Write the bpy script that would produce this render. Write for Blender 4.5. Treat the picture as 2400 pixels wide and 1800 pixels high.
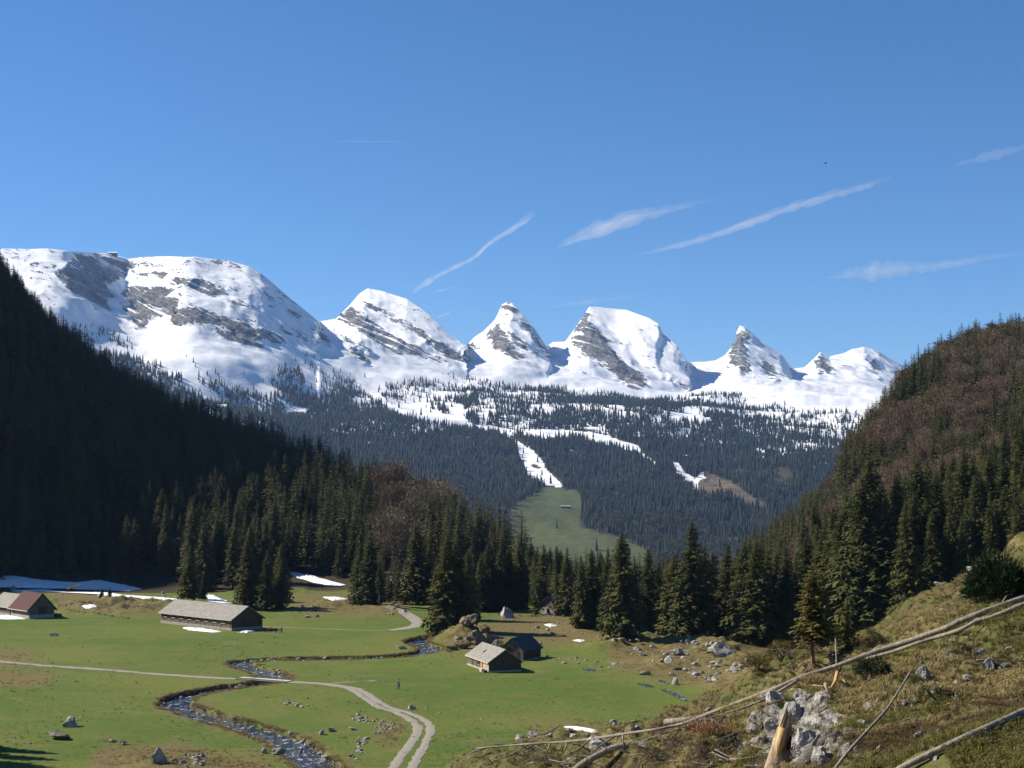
import bpy, bmesh, math, random
import numpy as np
from mathutils import Vector, Matrix

for _o in list(bpy.data.objects):
    bpy.data.objects.remove(_o, do_unlink=True)
scene = bpy.context.scene
COL = scene.collection
random.seed(7)
RNG = np.random.default_rng(7)

# ------------------------------------------------------------------ camera
F, HOR, H = 3600.0, 1150.0, 31.6            # focal length (px of a 2400 px frame), horizon row, eye height over the meadow
PITCH = math.atan((HOR - 900.0) / F)
cam_data = bpy.data.cameras.new('camera')
cam_data.sensor_fit = 'HORIZONTAL'
cam_data.sensor_width = 36.0
cam_data.lens = F / 2400.0 * 36.0
cam_data.clip_start = 0.5
cam_data.clip_end = 250000.0
cam = bpy.data.objects.new('camera', cam_data)
cam.location = (0, 0, H)
cam.rotation_euler = (math.pi / 2 + PITCH, 0, 0)
COL.objects.link(cam)
scene.camera = cam

# ------------------------------------------------------------------ sky, sun, exposure
SUN_EL = math.radians(38.0)
SUN_FWD = math.radians(17.0)                # the sun stands to the left, a little beyond square
sun_dir = Vector((-math.cos(SUN_FWD) * math.cos(SUN_EL), math.sin(SUN_FWD) * math.cos(SUN_EL), math.sin(SUN_EL)))
world = bpy.data.worlds.new('World')
scene.world = world
world.use_nodes = True
wn = world.node_tree
wn.nodes.clear()
w_out = wn.nodes.new('ShaderNodeOutputWorld')
w_bg = wn.nodes.new('ShaderNodeBackground')
w_sky = wn.nodes.new('ShaderNodeTexSky')
w_sky.sky_type = 'NISHITA'
w_sky.sun_disc = False
w_sky.sun_elevation = SUN_EL
w_sky.sun_rotation = math.atan2(sun_dir.x, sun_dir.y)
w_sky.altitude = 3200.0
w_sky.air_density = 1.0
w_sky.dust_density = 0.2
w_sky.ozone_density = 4.0
w_bg.inputs['Strength'].default_value = 0.066
w_hs = wn.nodes.new('ShaderNodeHueSaturation')
w_hs.inputs['Saturation'].default_value = 1.18
w_hs.inputs['Value'].default_value = 1.2
wn.links.new(w_sky.outputs[0], w_hs.inputs['Color'])
wn.links.new(w_hs.outputs[0], w_bg.inputs['Color'])
wn.links.new(w_bg.outputs[0], w_out.inputs['Surface'])
sun_data = bpy.data.lights.new('sun', 'SUN')
sun_data.energy = 4.9
sun_data.angle = math.radians(0.53)
sun_data.color = (1.0, 0.92, 0.79)
sun = bpy.data.objects.new('sun', sun_data)
sun.rotation_euler = sun_dir.to_track_quat('Z', 'Y').to_euler()
sun.location = (-300, 100, 400)
COL.objects.link(sun)
vs = scene.view_settings
vs.view_transform = 'Standard'
vs.look = 'None'
vs.exposure = 0.8
vs.gamma = 1.0
vs.use_curve_mapping = False
cy = scene.cycles
cy.max_bounces = 6
cy.diffuse_bounces = 2
cy.glossy_bounces = 2
cy.transmission_bounces = 2
cy.transparent_max_bounces = 8
cy.volume_bounces = 0
cy.use_denoising = True
cy.caustics_reflective = False
cy.caustics_refractive = False

# ------------------------------------------------------------------ camera geometry (pixels of the 2400 x 1800 frame)
CP, SP = math.cos(PITCH), math.sin(PITCH)
def ray(px, py):
    cx = (np.asarray(px, float) - 1200.0) / F
    cyy = (900.0 - np.asarray(py, float)) / F
    return cx, CP - cyy * SP, SP + cyy * CP
def P(px, py, d):
    x, y, z = ray(px, py)
    t = d / y
    return x * t, y * t, H + z * t
def G(px, py, z=0.0):
    x, y, dz = ray(px, py)
    t = (z - H) / dz
    return float(x * t), float(y * t)
def proj(x, y, z):
    f = y * CP + (z - H) * SP
    u = -y * SP + (z - H) * CP
    return 1200.0 + F * x / f, 900.0 - F * u / f

# ------------------------------------------------------------------ noise and interpolation
def _hash(ix, iy, seed):
    h = (ix.astype(np.int64) * 374761393 + iy.astype(np.int64) * 668265263 + seed * 974634321) & 0xffffffff
    h = ((h ^ (h >> 13)) * 1274126177) & 0xffffffff
    return ((h ^ (h >> 16)) & 0xffff) / 65535.0
def vnoise(x, y, seed=0):
    x = np.asarray(x, float); y = np.asarray(y, float)
    ix, iy = np.floor(x), np.floor(y)
    fx, fy = x - ix, y - iy
    ix = ix.astype(np.int64); iy = iy.astype(np.int64)
    fx = fx * fx * fx * (fx * (fx * 6 - 15) + 10)
    fy = fy * fy * fy * (fy * (fy * 6 - 15) + 10)
    a = _hash(ix, iy, seed); b = _hash(ix + 1, iy, seed)
    c = _hash(ix, iy + 1, seed); d = _hash(ix + 1, iy + 1, seed)
    return (a + (b - a) * fx) * (1 - fy) + (c + (d - c) * fx) * fy
def fbm(x, y, seed=0, octaves=4, gain=0.5):
    s, a, n = 0.0, 1.0, 0.0
    x = np.asarray(x, float); y = np.asarray(y, float)
    for k in range(octaves):
        s = s + a * (vnoise(x * 1.0, y * 1.0, seed + k * 17) * 2 - 1)
        n += a
        a *= gain
        x, y = (x * 1.62 - y * 1.18) + 13.7, (x * 1.18 + y * 1.62) + 7.1
    return s / n
def sstep(a, b, x):
    t = np.clip((x - a) / (b - a), 0, 1)
    return t * t * (3 - 2 * t)
class RBF:
    def __init__(self, pts, scale):
        p = np.array(pts, float)
        self.c = p[:, :2] / scale
        self.s = scale
        n = len(p)
        d = np.linalg.norm(self.c[:, None] - self.c[None], axis=2)
        A = np.zeros((n + 3, n + 3))
        A[:n, :n] = -d + np.eye(n) * -1e-4
        A[:n, n] = 1; A[:n, n + 1:] = self.c
        A[n, :n] = 1; A[n + 1:, :n] = self.c.T
        self.w = np.linalg.solve(A, np.concatenate([p[:, 2], [0, 0, 0]]))
    def __call__(self, x, y):
        x = np.asarray(x, float); y = np.asarray(y, float)
        shp = np.broadcast(x, y).shape
        x = np.broadcast_to(x, shp).ravel() / self.s
        y = np.broadcast_to(y, shp).ravel() / self.s
        n = len(self.c)
        out = self.w[n] + self.w[n + 1] * x + self.w[n + 2] * y
        for k in range(n):
            out -= self.w[k] * np.sqrt((x - self.c[k, 0]) ** 2 + (y - self.c[k, 1]) ** 2)
        return out.reshape(shp)
def smax(a, b, k):
    h = np.clip(0.5 + 0.5 * (a - b) / k, 0, 1)
    return b + (a - b) * h + k * h * (1 - h)

# painted masks, in pixels of the frame at half size, used to lay out forest, snow and rock over the far terrain
MW, MH = 1200, 900
_MX, _MY = np.meshgrid((np.arange(MW) + .5) * 2, (np.arange(MH) + .5) * 2)
def poly_fill(buf, pts, val=1.0):
    pts = np.array(pts, float)
    x0, y0 = np.floor(pts.min(0) / 2).astype(int); x1, y1 = np.ceil(pts.max(0) / 2).astype(int)
    x0, y0, x1, y1 = max(x0, 0), max(y0, 0), min(x1, MW), min(y1, MH)
    if x1 <= x0 or y1 <= y0: return
    X, Y = _MX[y0:y1, x0:x1], _MY[y0:y1, x0:x1]
    ins = np.zeros(X.shape, bool)
    n = len(pts)
    for i in range(n):
        xa, ya = pts[i]; xb, yb = pts[(i + 1) % n]
        if ya == yb: continue
        c = (Y < max(ya, yb)) & (Y >= min(ya, yb))
        ins ^= c & (X < (xb - xa) * (Y - ya) / (yb - ya) + xa)
    buf[y0:y1, x0:x1][ins] = val
def blur(buf, r):
    for ax in (0, 1):
        for _ in range(2):
            k = 2 * r + 1
            p = np.concatenate([np.repeat(buf.take([0], ax), r + 1, ax), buf, np.repeat(buf.take([-1], ax), r, ax)], ax)
            c = np.cumsum(p, ax)
            n = buf.shape[ax]
            buf = (c.take(range(k, k + n), ax) - c.take(range(0, n), ax)) / k
    return buf
def sample(buf, px, py):
    fx = np.clip(np.asarray(px) / 2 - .5, 0, MW - 1.001); fy = np.clip(np.asarray(py) / 2 - .5, 0, MH - 1.001)
    ix, iy = fx.astype(int), fy.astype(int)
    fx, fy = fx - ix, fy - iy
    return (buf[iy, ix] * (1 - fx) + buf[iy, ix + 1] * fx) * (1 - fy) + (buf[iy + 1, ix] * (1 - fx) + buf[iy + 1, ix + 1] * fx) * fy
def z1(p): return [(x / 2.765, 560 + y / 2.765) for x, y in p]
def z2(p): return [(700 + x / 2.765, 600 + y / 2.765) for x, y in p]
def z3(p): return [(1400 + x / 2.765, 700 + y / 2.765) for x, y in p]
def zs(p, k=2400 / 2212.0): return [(x * k, y * k) for x, y in p]

# ------------------------------------------------------------------ object helpers
def tag(o, label=None, cat=None, group=None, kind=None):
    if label: o['label'] = label
    if cat: o['category'] = cat
    if group: o['group'] = group
    if kind: o['kind'] = kind
    return o
def link(o, parent=None):
    COL.objects.link(o)
    if parent is not None: o.parent = parent
    return o
def empty(name, loc=(0, 0, 0), rz=0.0):
    o = bpy.data.objects.new(name, None)
    o.location = loc; o.rotation_euler = (0, 0, rz)
    o.empty_display_size = 0.3
    return link(o)
def mesh_np(name, V, T, mat=None, smooth=False):
    """numpy vertices and triangles/quads -> mesh data"""
    V = np.ascontiguousarray(V, dtype=np.float32); T = np.ascontiguousarray(T, dtype=np.int32)
    m = bpy.data.meshes.new(name)
    m.vertices.add(len(V)); m.vertices.foreach_set('co', V.ravel())
    k = T.shape[1]
    m.loops.add(T.size); m.loops.foreach_set('vertex_index', T.ravel())
    m.polygons.add(len(T))
    m.polygons.foreach_set('loop_start', np.arange(0, T.size, k, dtype=np.int32))
    m.polygons.foreach_set('loop_total', np.full(len(T), k, dtype=np.int32))
    if smooth: m.polygons.foreach_set('use_smooth', np.ones(len(T), bool))
    m.update(calc_edges=True)
    if mat: m.materials.append(mat)
    return m
def attr(m, name, vals):
    a = m.attributes.new(name, 'FLOAT', 'POINT')
    a.data.foreach_set('value', np.ascontiguousarray(vals, dtype=np.float32).ravel())
def obj(name, data, parent=None, loc=(0, 0, 0), rot=(0, 0, 0), sc=(1, 1, 1)):
    o = bpy.data.objects.new(name, data)
    o.location = loc; o.rotation_euler = rot; o.scale = sc
    return link(o, parent)
def grid_faces(nr, nc):
    i = np.arange(nr * nc).reshape(nr, nc)
    return np.stack([i[:-1, :-1], i[:-1, 1:], i[1:, 1:], i[1:, :-1]], -1).reshape(-1, 4)
class MB:
    """collects simple solids into one mesh"""
    def __init__(s): s.v, s.f = [], []
    def add(s, vs, fs):
        b = len(s.v); s.v += [tuple(v) for v in vs]; s.f += [tuple(b + i for i in f) for f in fs]
        return s
    def box(s, x0, x1, y0, y1, z0, z1):
        return s.add([(x0, y0, z0), (x1, y0, z0), (x1, y1, z0), (x0, y1, z0), (x0, y0, z1), (x1, y0, z1), (x1, y1, z1), (x0, y1, z1)],
                     [(0, 3, 2, 1), (4, 5, 6, 7), (0, 1, 5, 4), (1, 2, 6, 5), (2, 3, 7, 6), (3, 0, 4, 7)])
    def prism(s, poly, axis_pts):
        """extrude closed 2D->3D polygon list poly (3D points) by vector"""
        n = len(poly); a = [Vector(p) for p in poly]; d = Vector(axis_pts)
        b = [p + d for p in a]
        return s.add(a + b, [tuple(range(n))[::-1], tuple(range(n, 2 * n))] + [(i, (i + 1) % n, n + (i + 1) % n, n + i) for i in range(n)])
    def tube(s, pts, rad, sides=6, rough=0.0, rnd=random):
        pts = [Vector(p) for p in pts]
        rings = []
        up = Vector((0.13, 0.21, 1)).normalized()
        for i, p in enumerate(pts):
            t = (pts[min(i + 1, len(pts) - 1)] - pts[max(i - 1, 0)]).normalized()
            a = t.cross(up)
            if a.length < 0.05: a = t.cross(Vector((1, 0.1, 0)))
            a.normalize(); b = t.cross(a)
            rings.append([p + (a * math.cos(2 * math.pi * k / sides) + b * math.sin(2 * math.pi * k / sides)) * rad[i] * (1 + rough * rnd.uniform(-1, 1)) for k in range(sides)])
        base = len(s.v)
        for r in rings: s.v += [tuple(v) for v in r]
        for i in range(len(pts) - 1):
            for k in range(sides):
                s.f.append((base + i * sides + k, base + i * sides + (k + 1) % sides, base + (i + 1) * sides + (k + 1) % sides, base + (i + 1) * sides + k))
        s.f.append(tuple(base + k for k in range(sides))[::-1])
        e = base + (len(pts) - 1) * sides
        s.f.append(tuple(e + k for k in range(sides)))
        return s
    def data(s, name, mat, smooth=False):
        m = bpy.data.meshes.new(name); m.from_pydata(s.v, [], s.f); m.update()
        m.materials.append(mat)
        if smooth:
            for p in m.polygons: p.use_smooth = True
        return m
    def build(s, name, mat, parent=None, smooth=False, **k): return obj(name, s.data(name, mat, smooth), parent, **k)

# ------------------------------------------------------------------ materials
class NT:
    def __init__(s, name):
        s.m = bpy.data.materials.new(name); s.m.use_nodes = True
        s.t = s.m.node_tree; s.t.nodes.clear()
        s.out = s.t.nodes.new('ShaderNodeOutputMaterial')
    def n(s, typ, **kw):
        nd = s.t.nodes.new('ShaderNode' + typ)
        for k, v in kw.items(): setattr(nd, k, v)
        return nd
    def l(s, a, b): s.t.links.new(a, b)
    def set(s, sock, v):
        if isinstance(v, bpy.types.NodeSocket): s.l(v, sock)
        else: sock.default_value = v
    def geo(s): return s.n('NewGeometry').outputs['Position']
    def objco(s): return s.n('TexCoord').outputs['Object']
    def noise(s, vec, scale, detail=4.0, rough=0.55, dist=0.0):
        nd = s.n('TexNoise'); s.l(vec, nd.inputs['Vector'])
        nd.inputs['Scale'].default_value = scale; nd.inputs['Detail'].default_value = detail
        nd.inputs['Roughness'].default_value = rough; nd.inputs['Distortion'].default_value = dist
        return nd.outputs['Fac']
    def voronoi(s, vec, scale, feature='F1'):
        nd = s.n('TexVoronoi', feature=feature); s.l(vec, nd.inputs['Vector']); nd.inputs['Scale'].default_value = scale
        return nd.outputs['Distance']
    def attr(s, name): return s.n('Attribute', attribute_name=name).outputs['Fac']
    def math(s, op, a, b=0.0, c=0.0, clamp=False):
        nd = s.n('Math', operation=op, use_clamp=clamp)
        s.set(nd.inputs[0], a); s.set(nd.inputs[1], b); s.set(nd.inputs[2], c)
        return nd.outputs[0]
    def step(s, a, b, x):
        nd = s.n('MapRange', interpolation_type='SMOOTHSTEP')
        s.set(nd.inputs['Value'], x); nd.inputs['From Min'].default_value = a; nd.inputs['From Max'].default_value = b
        return nd.outputs['Result']
    def mix(s, f, a, b):
        nd = s.n('Mix', data_type='RGBA')
        s.set(nd.inputs[0], f)
        for i, v in ((6, a), (7, b)):
            if isinstance(v, bpy.types.NodeSocket): s.l(v, nd.inputs[i])
            else: nd.inputs[i].default_value = (*v, 1.0)
        return nd.outputs[2]
    def ramp(s, f, stops):
        nd = s.n('ValToRGB'); s.set(nd.inputs[0], f)
        el = nd.color_ramp.elements
        while len(el) < len(stops): el.new(0.5)
        for e, (p, c) in zip(el, stops): e.position = p; e.color = (*c, 1.0)
        return nd.outputs[0]
    def stretch(s, vec, sc, rot=(0, 0, 0)):
        if any(rot):                                 # turn first, then stretch
            nd = s.n('Mapping'); s.l(vec, nd.inputs['Vector']); nd.inputs['Rotation'].default_value = rot; vec = nd.outputs[0]; rot = (0, 0, 0)
        nd = s.n('Mapping'); s.l(vec, nd.inputs['Vector']); nd.inputs['Scale'].default_value = sc; nd.inputs['Rotation'].default_value = rot
        return nd.outputs[0]
    def rand(s): return s.n('ObjectInfo').outputs['Random']
    def bump(s, h, strength=0.5, dist=0.1, prev=None):
        nd = s.n('Bump'); nd.inputs['Strength'].default_value = strength; nd.inputs['Distance'].default_value = dist
        s.l(h, nd.inputs['Height'])
        if prev is not None: s.l(prev, nd.inputs['Normal'])
        return nd.outputs[0]
    def surf(s, col, rough=0.85, bump=None, spec=0.25, trans=0.0, metal=0.0):
        b = s.n('BsdfPrincipled')
        if isinstance(col, tuple): b.inputs['Base Color'].default_value = (*col, 1.0)
        else: s.l(col, b.inputs['Base Color'])
        s.set(b.inputs['Roughness'], rough)
        b.inputs['Specular IOR Level'].default_value = spec
        b.inputs['Metallic'].default_value = metal
        if bump is not None: s.l(bump, b.inputs['Normal'])
        o = b.outputs[0]
        if trans > 0:
            tr = s.n('BsdfTranslucent')
            if isinstance(col, tuple): tr.inputs['Color'].default_value = (*col, 1.0)
            else: s.l(col, tr.inputs['Color'])
            mx = s.n('MixShader'); mx.inputs[0].default_value = trans
            s.l(o, mx.inputs[1]); s.l(tr.outputs[0], mx.inputs[2]); o = mx.outputs[0]
        s.l(o, s.out.inputs['Surface'])
        return s.m
M = {}
# ------------------------------------------------------------------ materials of the land
def mat_ground():
    n = NT('meadow_ground'); p = n.geo()
    big = n.noise(p, 0.022, 3); mid = n.noise(p, 0.16, 4, .6); fine = n.noise(p, 1.6, 3, .7); tiny = n.noise(p, 7.0, 2)
    g = n.mix(n.step(.36, .64, big), (.072, .118, .015), (.116, .140, .024))
    g = n.mix(n.math('MULTIPLY', n.step(.46, .72, mid), .75), g, (.145, .134, .042))
    g = n.mix(n.math('MULTIPLY', n.step(.48, .72, fine), .5), g, (.046, .074, .012))
    g = n.mix(n.math('MULTIPLY', n.step(.50, .66, n.noise(p, .5, 5, .7)), .35), g, (.110, .098, .036))
    g = n.mix(n.math('MULTIPLY', n.step(.60, .78, tiny), .35), g, (.150, .160, .050))
    dr = n.math('MULTIPLY', n.step(.52, .98, n.math('ADD', n.math('MULTIPLY', n.attr('dry'), .62), n.math('MULTIPLY', n.math('ADD', n.math('ADD', mid, fine), n.noise(p, .45, 4, .65)), .30))), .85)
    drc = n.mix(n.step(.35, .65, fine), (.105, .074, .030), (.175, .132, .058))
    g = n.mix(dr, g, drc)
    di = n.step(.40, .60, n.math('ADD', n.attr('dirt'), n.math('MULTIPLY', n.math('SUBTRACT', fine, .5), .7)))
    g = n.mix(di, g, n.mix(n.step(.4, .62, tiny), (.030, .022, .014), (.115, .100, .078)))
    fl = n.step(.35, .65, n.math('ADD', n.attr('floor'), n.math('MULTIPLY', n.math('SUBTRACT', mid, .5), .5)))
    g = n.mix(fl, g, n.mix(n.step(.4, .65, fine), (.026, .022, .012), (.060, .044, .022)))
    sn = n.step(.47, .53, n.math('ADD', n.attr('snow'), n.math('MULTIPLY', n.math('SUBTRACT', n.noise(p, .25, 5, .65), .5), .9)))
    g = n.mix(sn, g, (.80, .82, .85))
    return n.surf(g, .9, n.bump(n.math('ADD', n.math('MULTIPLY', fine, .6), n.math('MULTIPLY', tiny, .3)), .7, .35), .15)
def mat_far():
    n = NT('far_slopes'); p = n.geo()
    q = n.stretch(p, (.75, 0.5, 3.0), (0, math.radians(-26), 0)); n5 = n.noise(q, .05, 4, .7)
    st = n.noise(n.stretch(p, (.16, .16, 3.2), (0, math.radians(-27), 0)), .017, 4, .6, .15)
    n1 = n.noise(q, .008, 6, .68); n2 = n.noise(q, .03, 5, .65); n3 = n.noise(p, .012, 5, .6); n4 = n.noise(p, .05, 4, .6)
    rk = n.mix(n.step(.35, .65, n2), (.17, .165, .155), (.34, .325, .295))
    rk = n.mix(n.math('MULTIPLY', n.step(.52, .66, n1), .5), rk, (.095, .09, .085))
    veg = n.mix(n.step(.4, .6, n3), (.030, .032, .016), (.055, .046, .022))
    gr = n.mix(n.step(.4, .6, n4), (.058, .074, .024), (.082, .092, .032))
    br = n.mix(n.step(.4, .6, n4), (.095, .070, .042), (.14, .11, .07))
    g = n.mix(n.step(.3, .7, n.attr('grass')), veg, gr)
    g = n.mix(n.step(.3, .7, n.attr('brown')), g, br)
    snf = n.step(.45, .55, n.math('ADD', n.attr('snow'), n.math('MULTIPLY', n.math('SUBTRACT', n4, .5), .9)))
    g = n.mix(snf, g, n.mix(n.step(.35, .7, n3), (.74, .76, .79), (.84, .85, .86)))
    rf = n.step(.50, .57, n.math('ADD', n.math('MULTIPLY', n.attr('rock'), .95), n.math('ADD', n.math('MULTIPLY', n.math('SUBTRACT', n1, .5), 1.3), n.math('ADD', n.math('MULTIPLY', n.math('SUBTRACT', n2, .5), 1.1), n.math('MULTIPLY', n.math('SUBTRACT', n5, .5), .9)))))
    rf = n.math('MULTIPLY', rf, n.step(.60, .53, st))
    rk = n.mix(n.math('MULTIPLY', n.step(.50, .42, st), .6), rk, (.11, .105, .10))
    g = n.mix(rf, g, rk)
    b = n.bump(n.math('MULTIPLY', rf, n.math('ADD', n2, st)), 1.0, 26.0)
    b = n.bump(n.math('ADD', n5, n2), .22, 9.0, b)
    return n.surf(g, .85, b, .1)
def mat_hill():
    n = NT('hillside_ground'); p = n.geo()
    big = n.noise(p, .12, 4, .6); mid = n.noise(p, .7, 4, .65); fine = n.noise(p, 4.0, 4, .7)
    g = n.ramp(n.math('ADD', n.math('MULTIPLY', big, .55), n.math('MULTIPLY', mid, .45)),
               [(.30, (.062, .050, .024)), (.43, (.120, .095, .042)), (.52, (.090, .096, .030)), (.60, (.180, .142, .062)), (.72, (.076, .098, .026))])
    g = n.mix(n.math('MULTIPLY', n.step(.5, .75, fine), .6), g, (.030, .024, .012))
    ea = n.step(.40, .62, n.math('ADD', n.attr('earth'), n.math('MULTIPLY', n.math('SUBTRACT', mid, .5), .8)))
    g = n.mix(ea, g, n.mix(n.step(.4, .65, fine), (.026, .019, .011), (.075, .052, .028)))
    rk = n.math('ADD', n.attr('rock'), n.math('MULTIPLY', n.math('SUBTRACT', mid, .5), .9))
    rk = n.math('MAXIMUM', n.step(.46, .60, rk), n.step(.64, .70, n.noise(p, 1.3, 3, .6)))
    rc = n.mix(n.step(.38, .62, fine), (.115, .105, .095), (.33, .31, .28))
    g = n.mix(rk, g, rc)
    return n.surf(g, .95, n.bump(n.math('ADD', mid, n.math('MULTIPLY', fine, .5)), .9, .35), .1)
def mat_snow():
    n = NT('old_snow'); p = n.geo()
    c = n.mix(n.step(.4, .7, n.noise(p, .9, 4, .6)), (.82, .84, .87), (.66, .66, .66))
    return n.surf(c, .7, n.bump(n.noise(p, 1.5, 4), .4, .2), .3)
def mat_path():
    n = NT('gravel'); p = n.geo()
    c = n.mix(n.step(.38, .64, n.noise(p, 4.5, 4, .65)), (.22, .20, .165), (.31, .285, .25))
    c = n.mix(n.math('MULTIPLY', n.step(.58, .74, n.noise(p, .9, 4, .7)), .5), c, (.14, .13, .06))
    return n.surf(c, .95, n.bump(n.noise(p, 9, 3), .5, .05), .1)
def mat_water():
    n = NT('stream_water'); p = n.geo()
    w = n.noise(p, 1.1, 4, .62, .6); w2 = n.noise(p, 3.2, 3, .6)
    foam = n.math('ADD', n.math('MULTIPLY', w, .7), n.math('MULTIPLY', w2, .42))
    f = n.step(.615, .70, foam)
    c = n.mix(n.step(.4, .65, w), (.016, .026, .042), (.060, .078, .098))
    c = n.mix(f, c, (.70, .74, .78))
    return n.surf(c, n.mix(f, (.10, .10, .10), (.8, .8, .8)), n.bump(n.math('ADD', w, w2), .9, .35), .5)
def mat_rock(name, a, b, moss=0.0):
    n = NT(name); p = n.objco(); r = n.rand()
    v = n.noise(p, 1.6, 5, .7); f = n.noise(p, 6.0, 4, .7)
    c = n.mix(n.step(.36, .66, v), a, b)
    c = n.mix(n.math('MULTIPLY', n.step(.55, .7, f), .55), c, tuple(x * .35 for x in a))
    c = n.mix(n.math('MULTIPLY', r, .35), c, tuple(x * .6 for x in a))
    if moss:
        nz = n.n('SeparateXYZ'); n.l(n.n('NewGeometry').outputs['Normal'], nz.inputs[0])
        mo = n.step(.55, .75, n.math('ADD', n.math('MULTIPLY', nz.outputs[2], .45), n.math('MULTIPLY', n.noise(p, 1.1, 4), .6)))
        c = n.mix(n.math('MULTIPLY', mo, moss), c, (.085, .072, .024))
    return n.surf(c, .92, n.bump(n.math('ADD', v, n.math('MULTIPLY', f, .5)), .8, .25), .15)
M['ground'] = mat_ground(); M['far'] = mat_far(); M['hill'] = mat_hill(); M['snow'] = mat_snow()
M['path'] = mat_path(); M['water'] = mat_water()
M['rock'] = mat_rock('limestone', (.25, .23, .20), (.50, .47, .42))
M['rock_moss'] = mat_rock('mossy_limestone', (.20, .18, .15), (.42, .39, .34), .9)

# ------------------------------------------------------------------ the valley floor and its flanking mountains
def Pg(px, py, d, tree):
    x, y, z = P(px, py, d)
    return (float(x), float(y), float(z) - tree)
Lpts = [Pg(px, py, d, 17) for px, py, d in ((0, 630, 1100), (100, 745, 1040), (200, 815, 980), (330, 900, 940), (430, 950, 900), (520, 975, 870),
        (600, 1003, 840), (700, 1040, 790), (800, 1075, 740), (900, 1108, 690), (1000, 1138, 640), (1100, 1165, 590), (1200, 1212, 530), (1270, 1258, 490))]
Lback = [(x * 1.0 - 20, y + 260, z - 130) for x, y, z in Lpts]
Lpts += Lback
Lpts += [(-450, 1010, 350), (-470, 850, 440), (-480, 640, 300), (-540, 420, 245), (-600, 150, 380), (-900, 600, 420), (-900, 1100, 330), (-800, 1700, 100), (-500, 1500, 20)]
Lpts += [(-330, 100, 0), (-290, 220, 0), (-250, 330, 0), (-215, 420, 0), (-180, 500, 2), (-150, 545, 6), (-100, 530, 2), (-60, 500, -1), (-30, 470, -3), (10, 470, -6), (30, 520, -10)]
Lpts += [(-330, 560, 130), (-270, 700, 95), (-200, 700, 62), (-150, 680, 40), (-280, 480, 60)]
Lpts += [(-150, 200, -40), (-100, 350, -30), (0, 250, -50), (60, 400, -40), (100, 600, -60), (100, 1000, -120), (0, 1500, -160), (-300, 1900, -120), (300, 300, -80), (0, 60, -60)]
Lm = RBF(Lpts, 300.0)
Rpts = [Pg(px, py, d, 17) for px, py, d in ((1800, 1250, 520), (1870, 1190, 550), (1950, 1140, 580), (1985, 1045, 600), (2010, 1010, 620), (2040, 957, 650), (2080, 892, 690),
        (2130, 847, 730), (2180, 822, 770), (2240, 792, 800), (2290, 770, 830), (2400, 775, 870))]
Rback = [(x + 30, y + 250, z - 110) for x, y, z in Rpts]
Rpts += Rback
Rpts += [(420, 950, 150), (460, 700, 170), (420, 450, 120), (380, 250, 90), (230, 500, 72), (170, 430, 40), (190, 330, 38), (260, 250, 45), (140, 300, 26), (120, 350, 18), (150, 520, 32)]
Rpts += [(64, 330, 0), (72, 305, 3), (90, 300, 9), (105, 298, 14), (80, 250, 3), (95, 190, 5), (75, 400, 0), (85, 470, 0), (60, 280, -2)]
Rpts += [(40, 300, -12), (40, 450, -14), (30, 550, -20), (0, 300, -30), (-100, 300, -60), (-100, 800, -120), (60, 800, -60), (0, 1500, -150), (300, 1500, -60), (50, 150, -8), (0, 60, -30)]
Rm = RBF(Rpts, 300.0)

STREAM_PX = [(790, 1850), (742, 1806), (702, 1768), (668, 1743), (615, 1725), (553, 1707), (477, 1689), (424, 1671), (410, 1656), (436, 1640), (488, 1629),
             (545, 1618), (604, 1611), (640, 1599), (634, 1588), (606, 1577), (574, 1567), (560, 1559), (586, 1554), (640, 1550), (710, 1549), (790, 1549),
             (880, 1547), (950, 1542), (1003, 1533), (1006, 1523), (980, 1514), (978, 1507), (1010, 1500), (1060, 1496), (1130, 1490)]
def smooth_line(pts, per=6):
    pts = [np.array(p, float) for p in pts]
    out = []
    for i in range(len(pts) - 1):
        p0 = pts[max(i - 1, 0)]; p1 = pts[i]; p2 = pts[i + 1]; p3 = pts[min(i + 2, len(pts) - 1)]
        for k in range(per):
            t = k / per
            out.append(.5 * (2 * p1 + (p2 - p0) * t + (2 * p0 - 5 * p1 + 4 * p2 - p3) * t * t + (3 * p1 - p0 - 3 * p2 + p3) * t ** 3))
    out.append(pts[-1])
    return np.array(out)
WATER_Z = -.62
stream = smooth_line([G(px, py, WATER_Z) for px, py in STREAM_PX], 5)
def dist_line(x, y, line):
    d = np.full(np.shape(x), 1e9)
    for a, b in zip(line[:-1], line[1:]):
        v = b - a; L2 = v @ v
        t = np.clip(((x - a[0]) * v[0] + (y - a[1]) * v[1]) / L2, 0, 1)
        d = np.minimum(d, (x - a[0] - t * v[0]) ** 2 + (y - a[1] - t * v[1]) ** 2)
    return np.sqrt(d)
MOUNDS = []                                       # (x, y, radius x, radius y, height)
for px, py, rx, ry, h in ((1480, 1505, 9, 10, 1.3), (1590, 1515, 10, 12, 1.4), (1690, 1525, 7, 9, 1.6), (1750, 1560, 8, 12, 1.8), (1420, 1520, 7, 9, 1.2), (1560, 1560, 9, 10, 1.4),
                          (1085, 1496, 6, 8, 2.2), (230, 1424, 14, 20, 2.2), (330, 1430, 12, 18, 1.5), (440, 1420, 10, 14, 1.2), (760, 1425, 10, 14, 1.6), (60, 1415, 12, 16, 1.6), (1370, 1480, 8, 8, 1.0),
                          (360, 1800, 6, 9, .8), (900, 1430, 8, 12, 1.0), (1780, 1610, 7, 16, 3.0), (640, 1385, 12, 25, 2.5)):
    gx, gy = G(px, py); MOUNDS.append((gx, gy, rx, ry, h))
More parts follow.
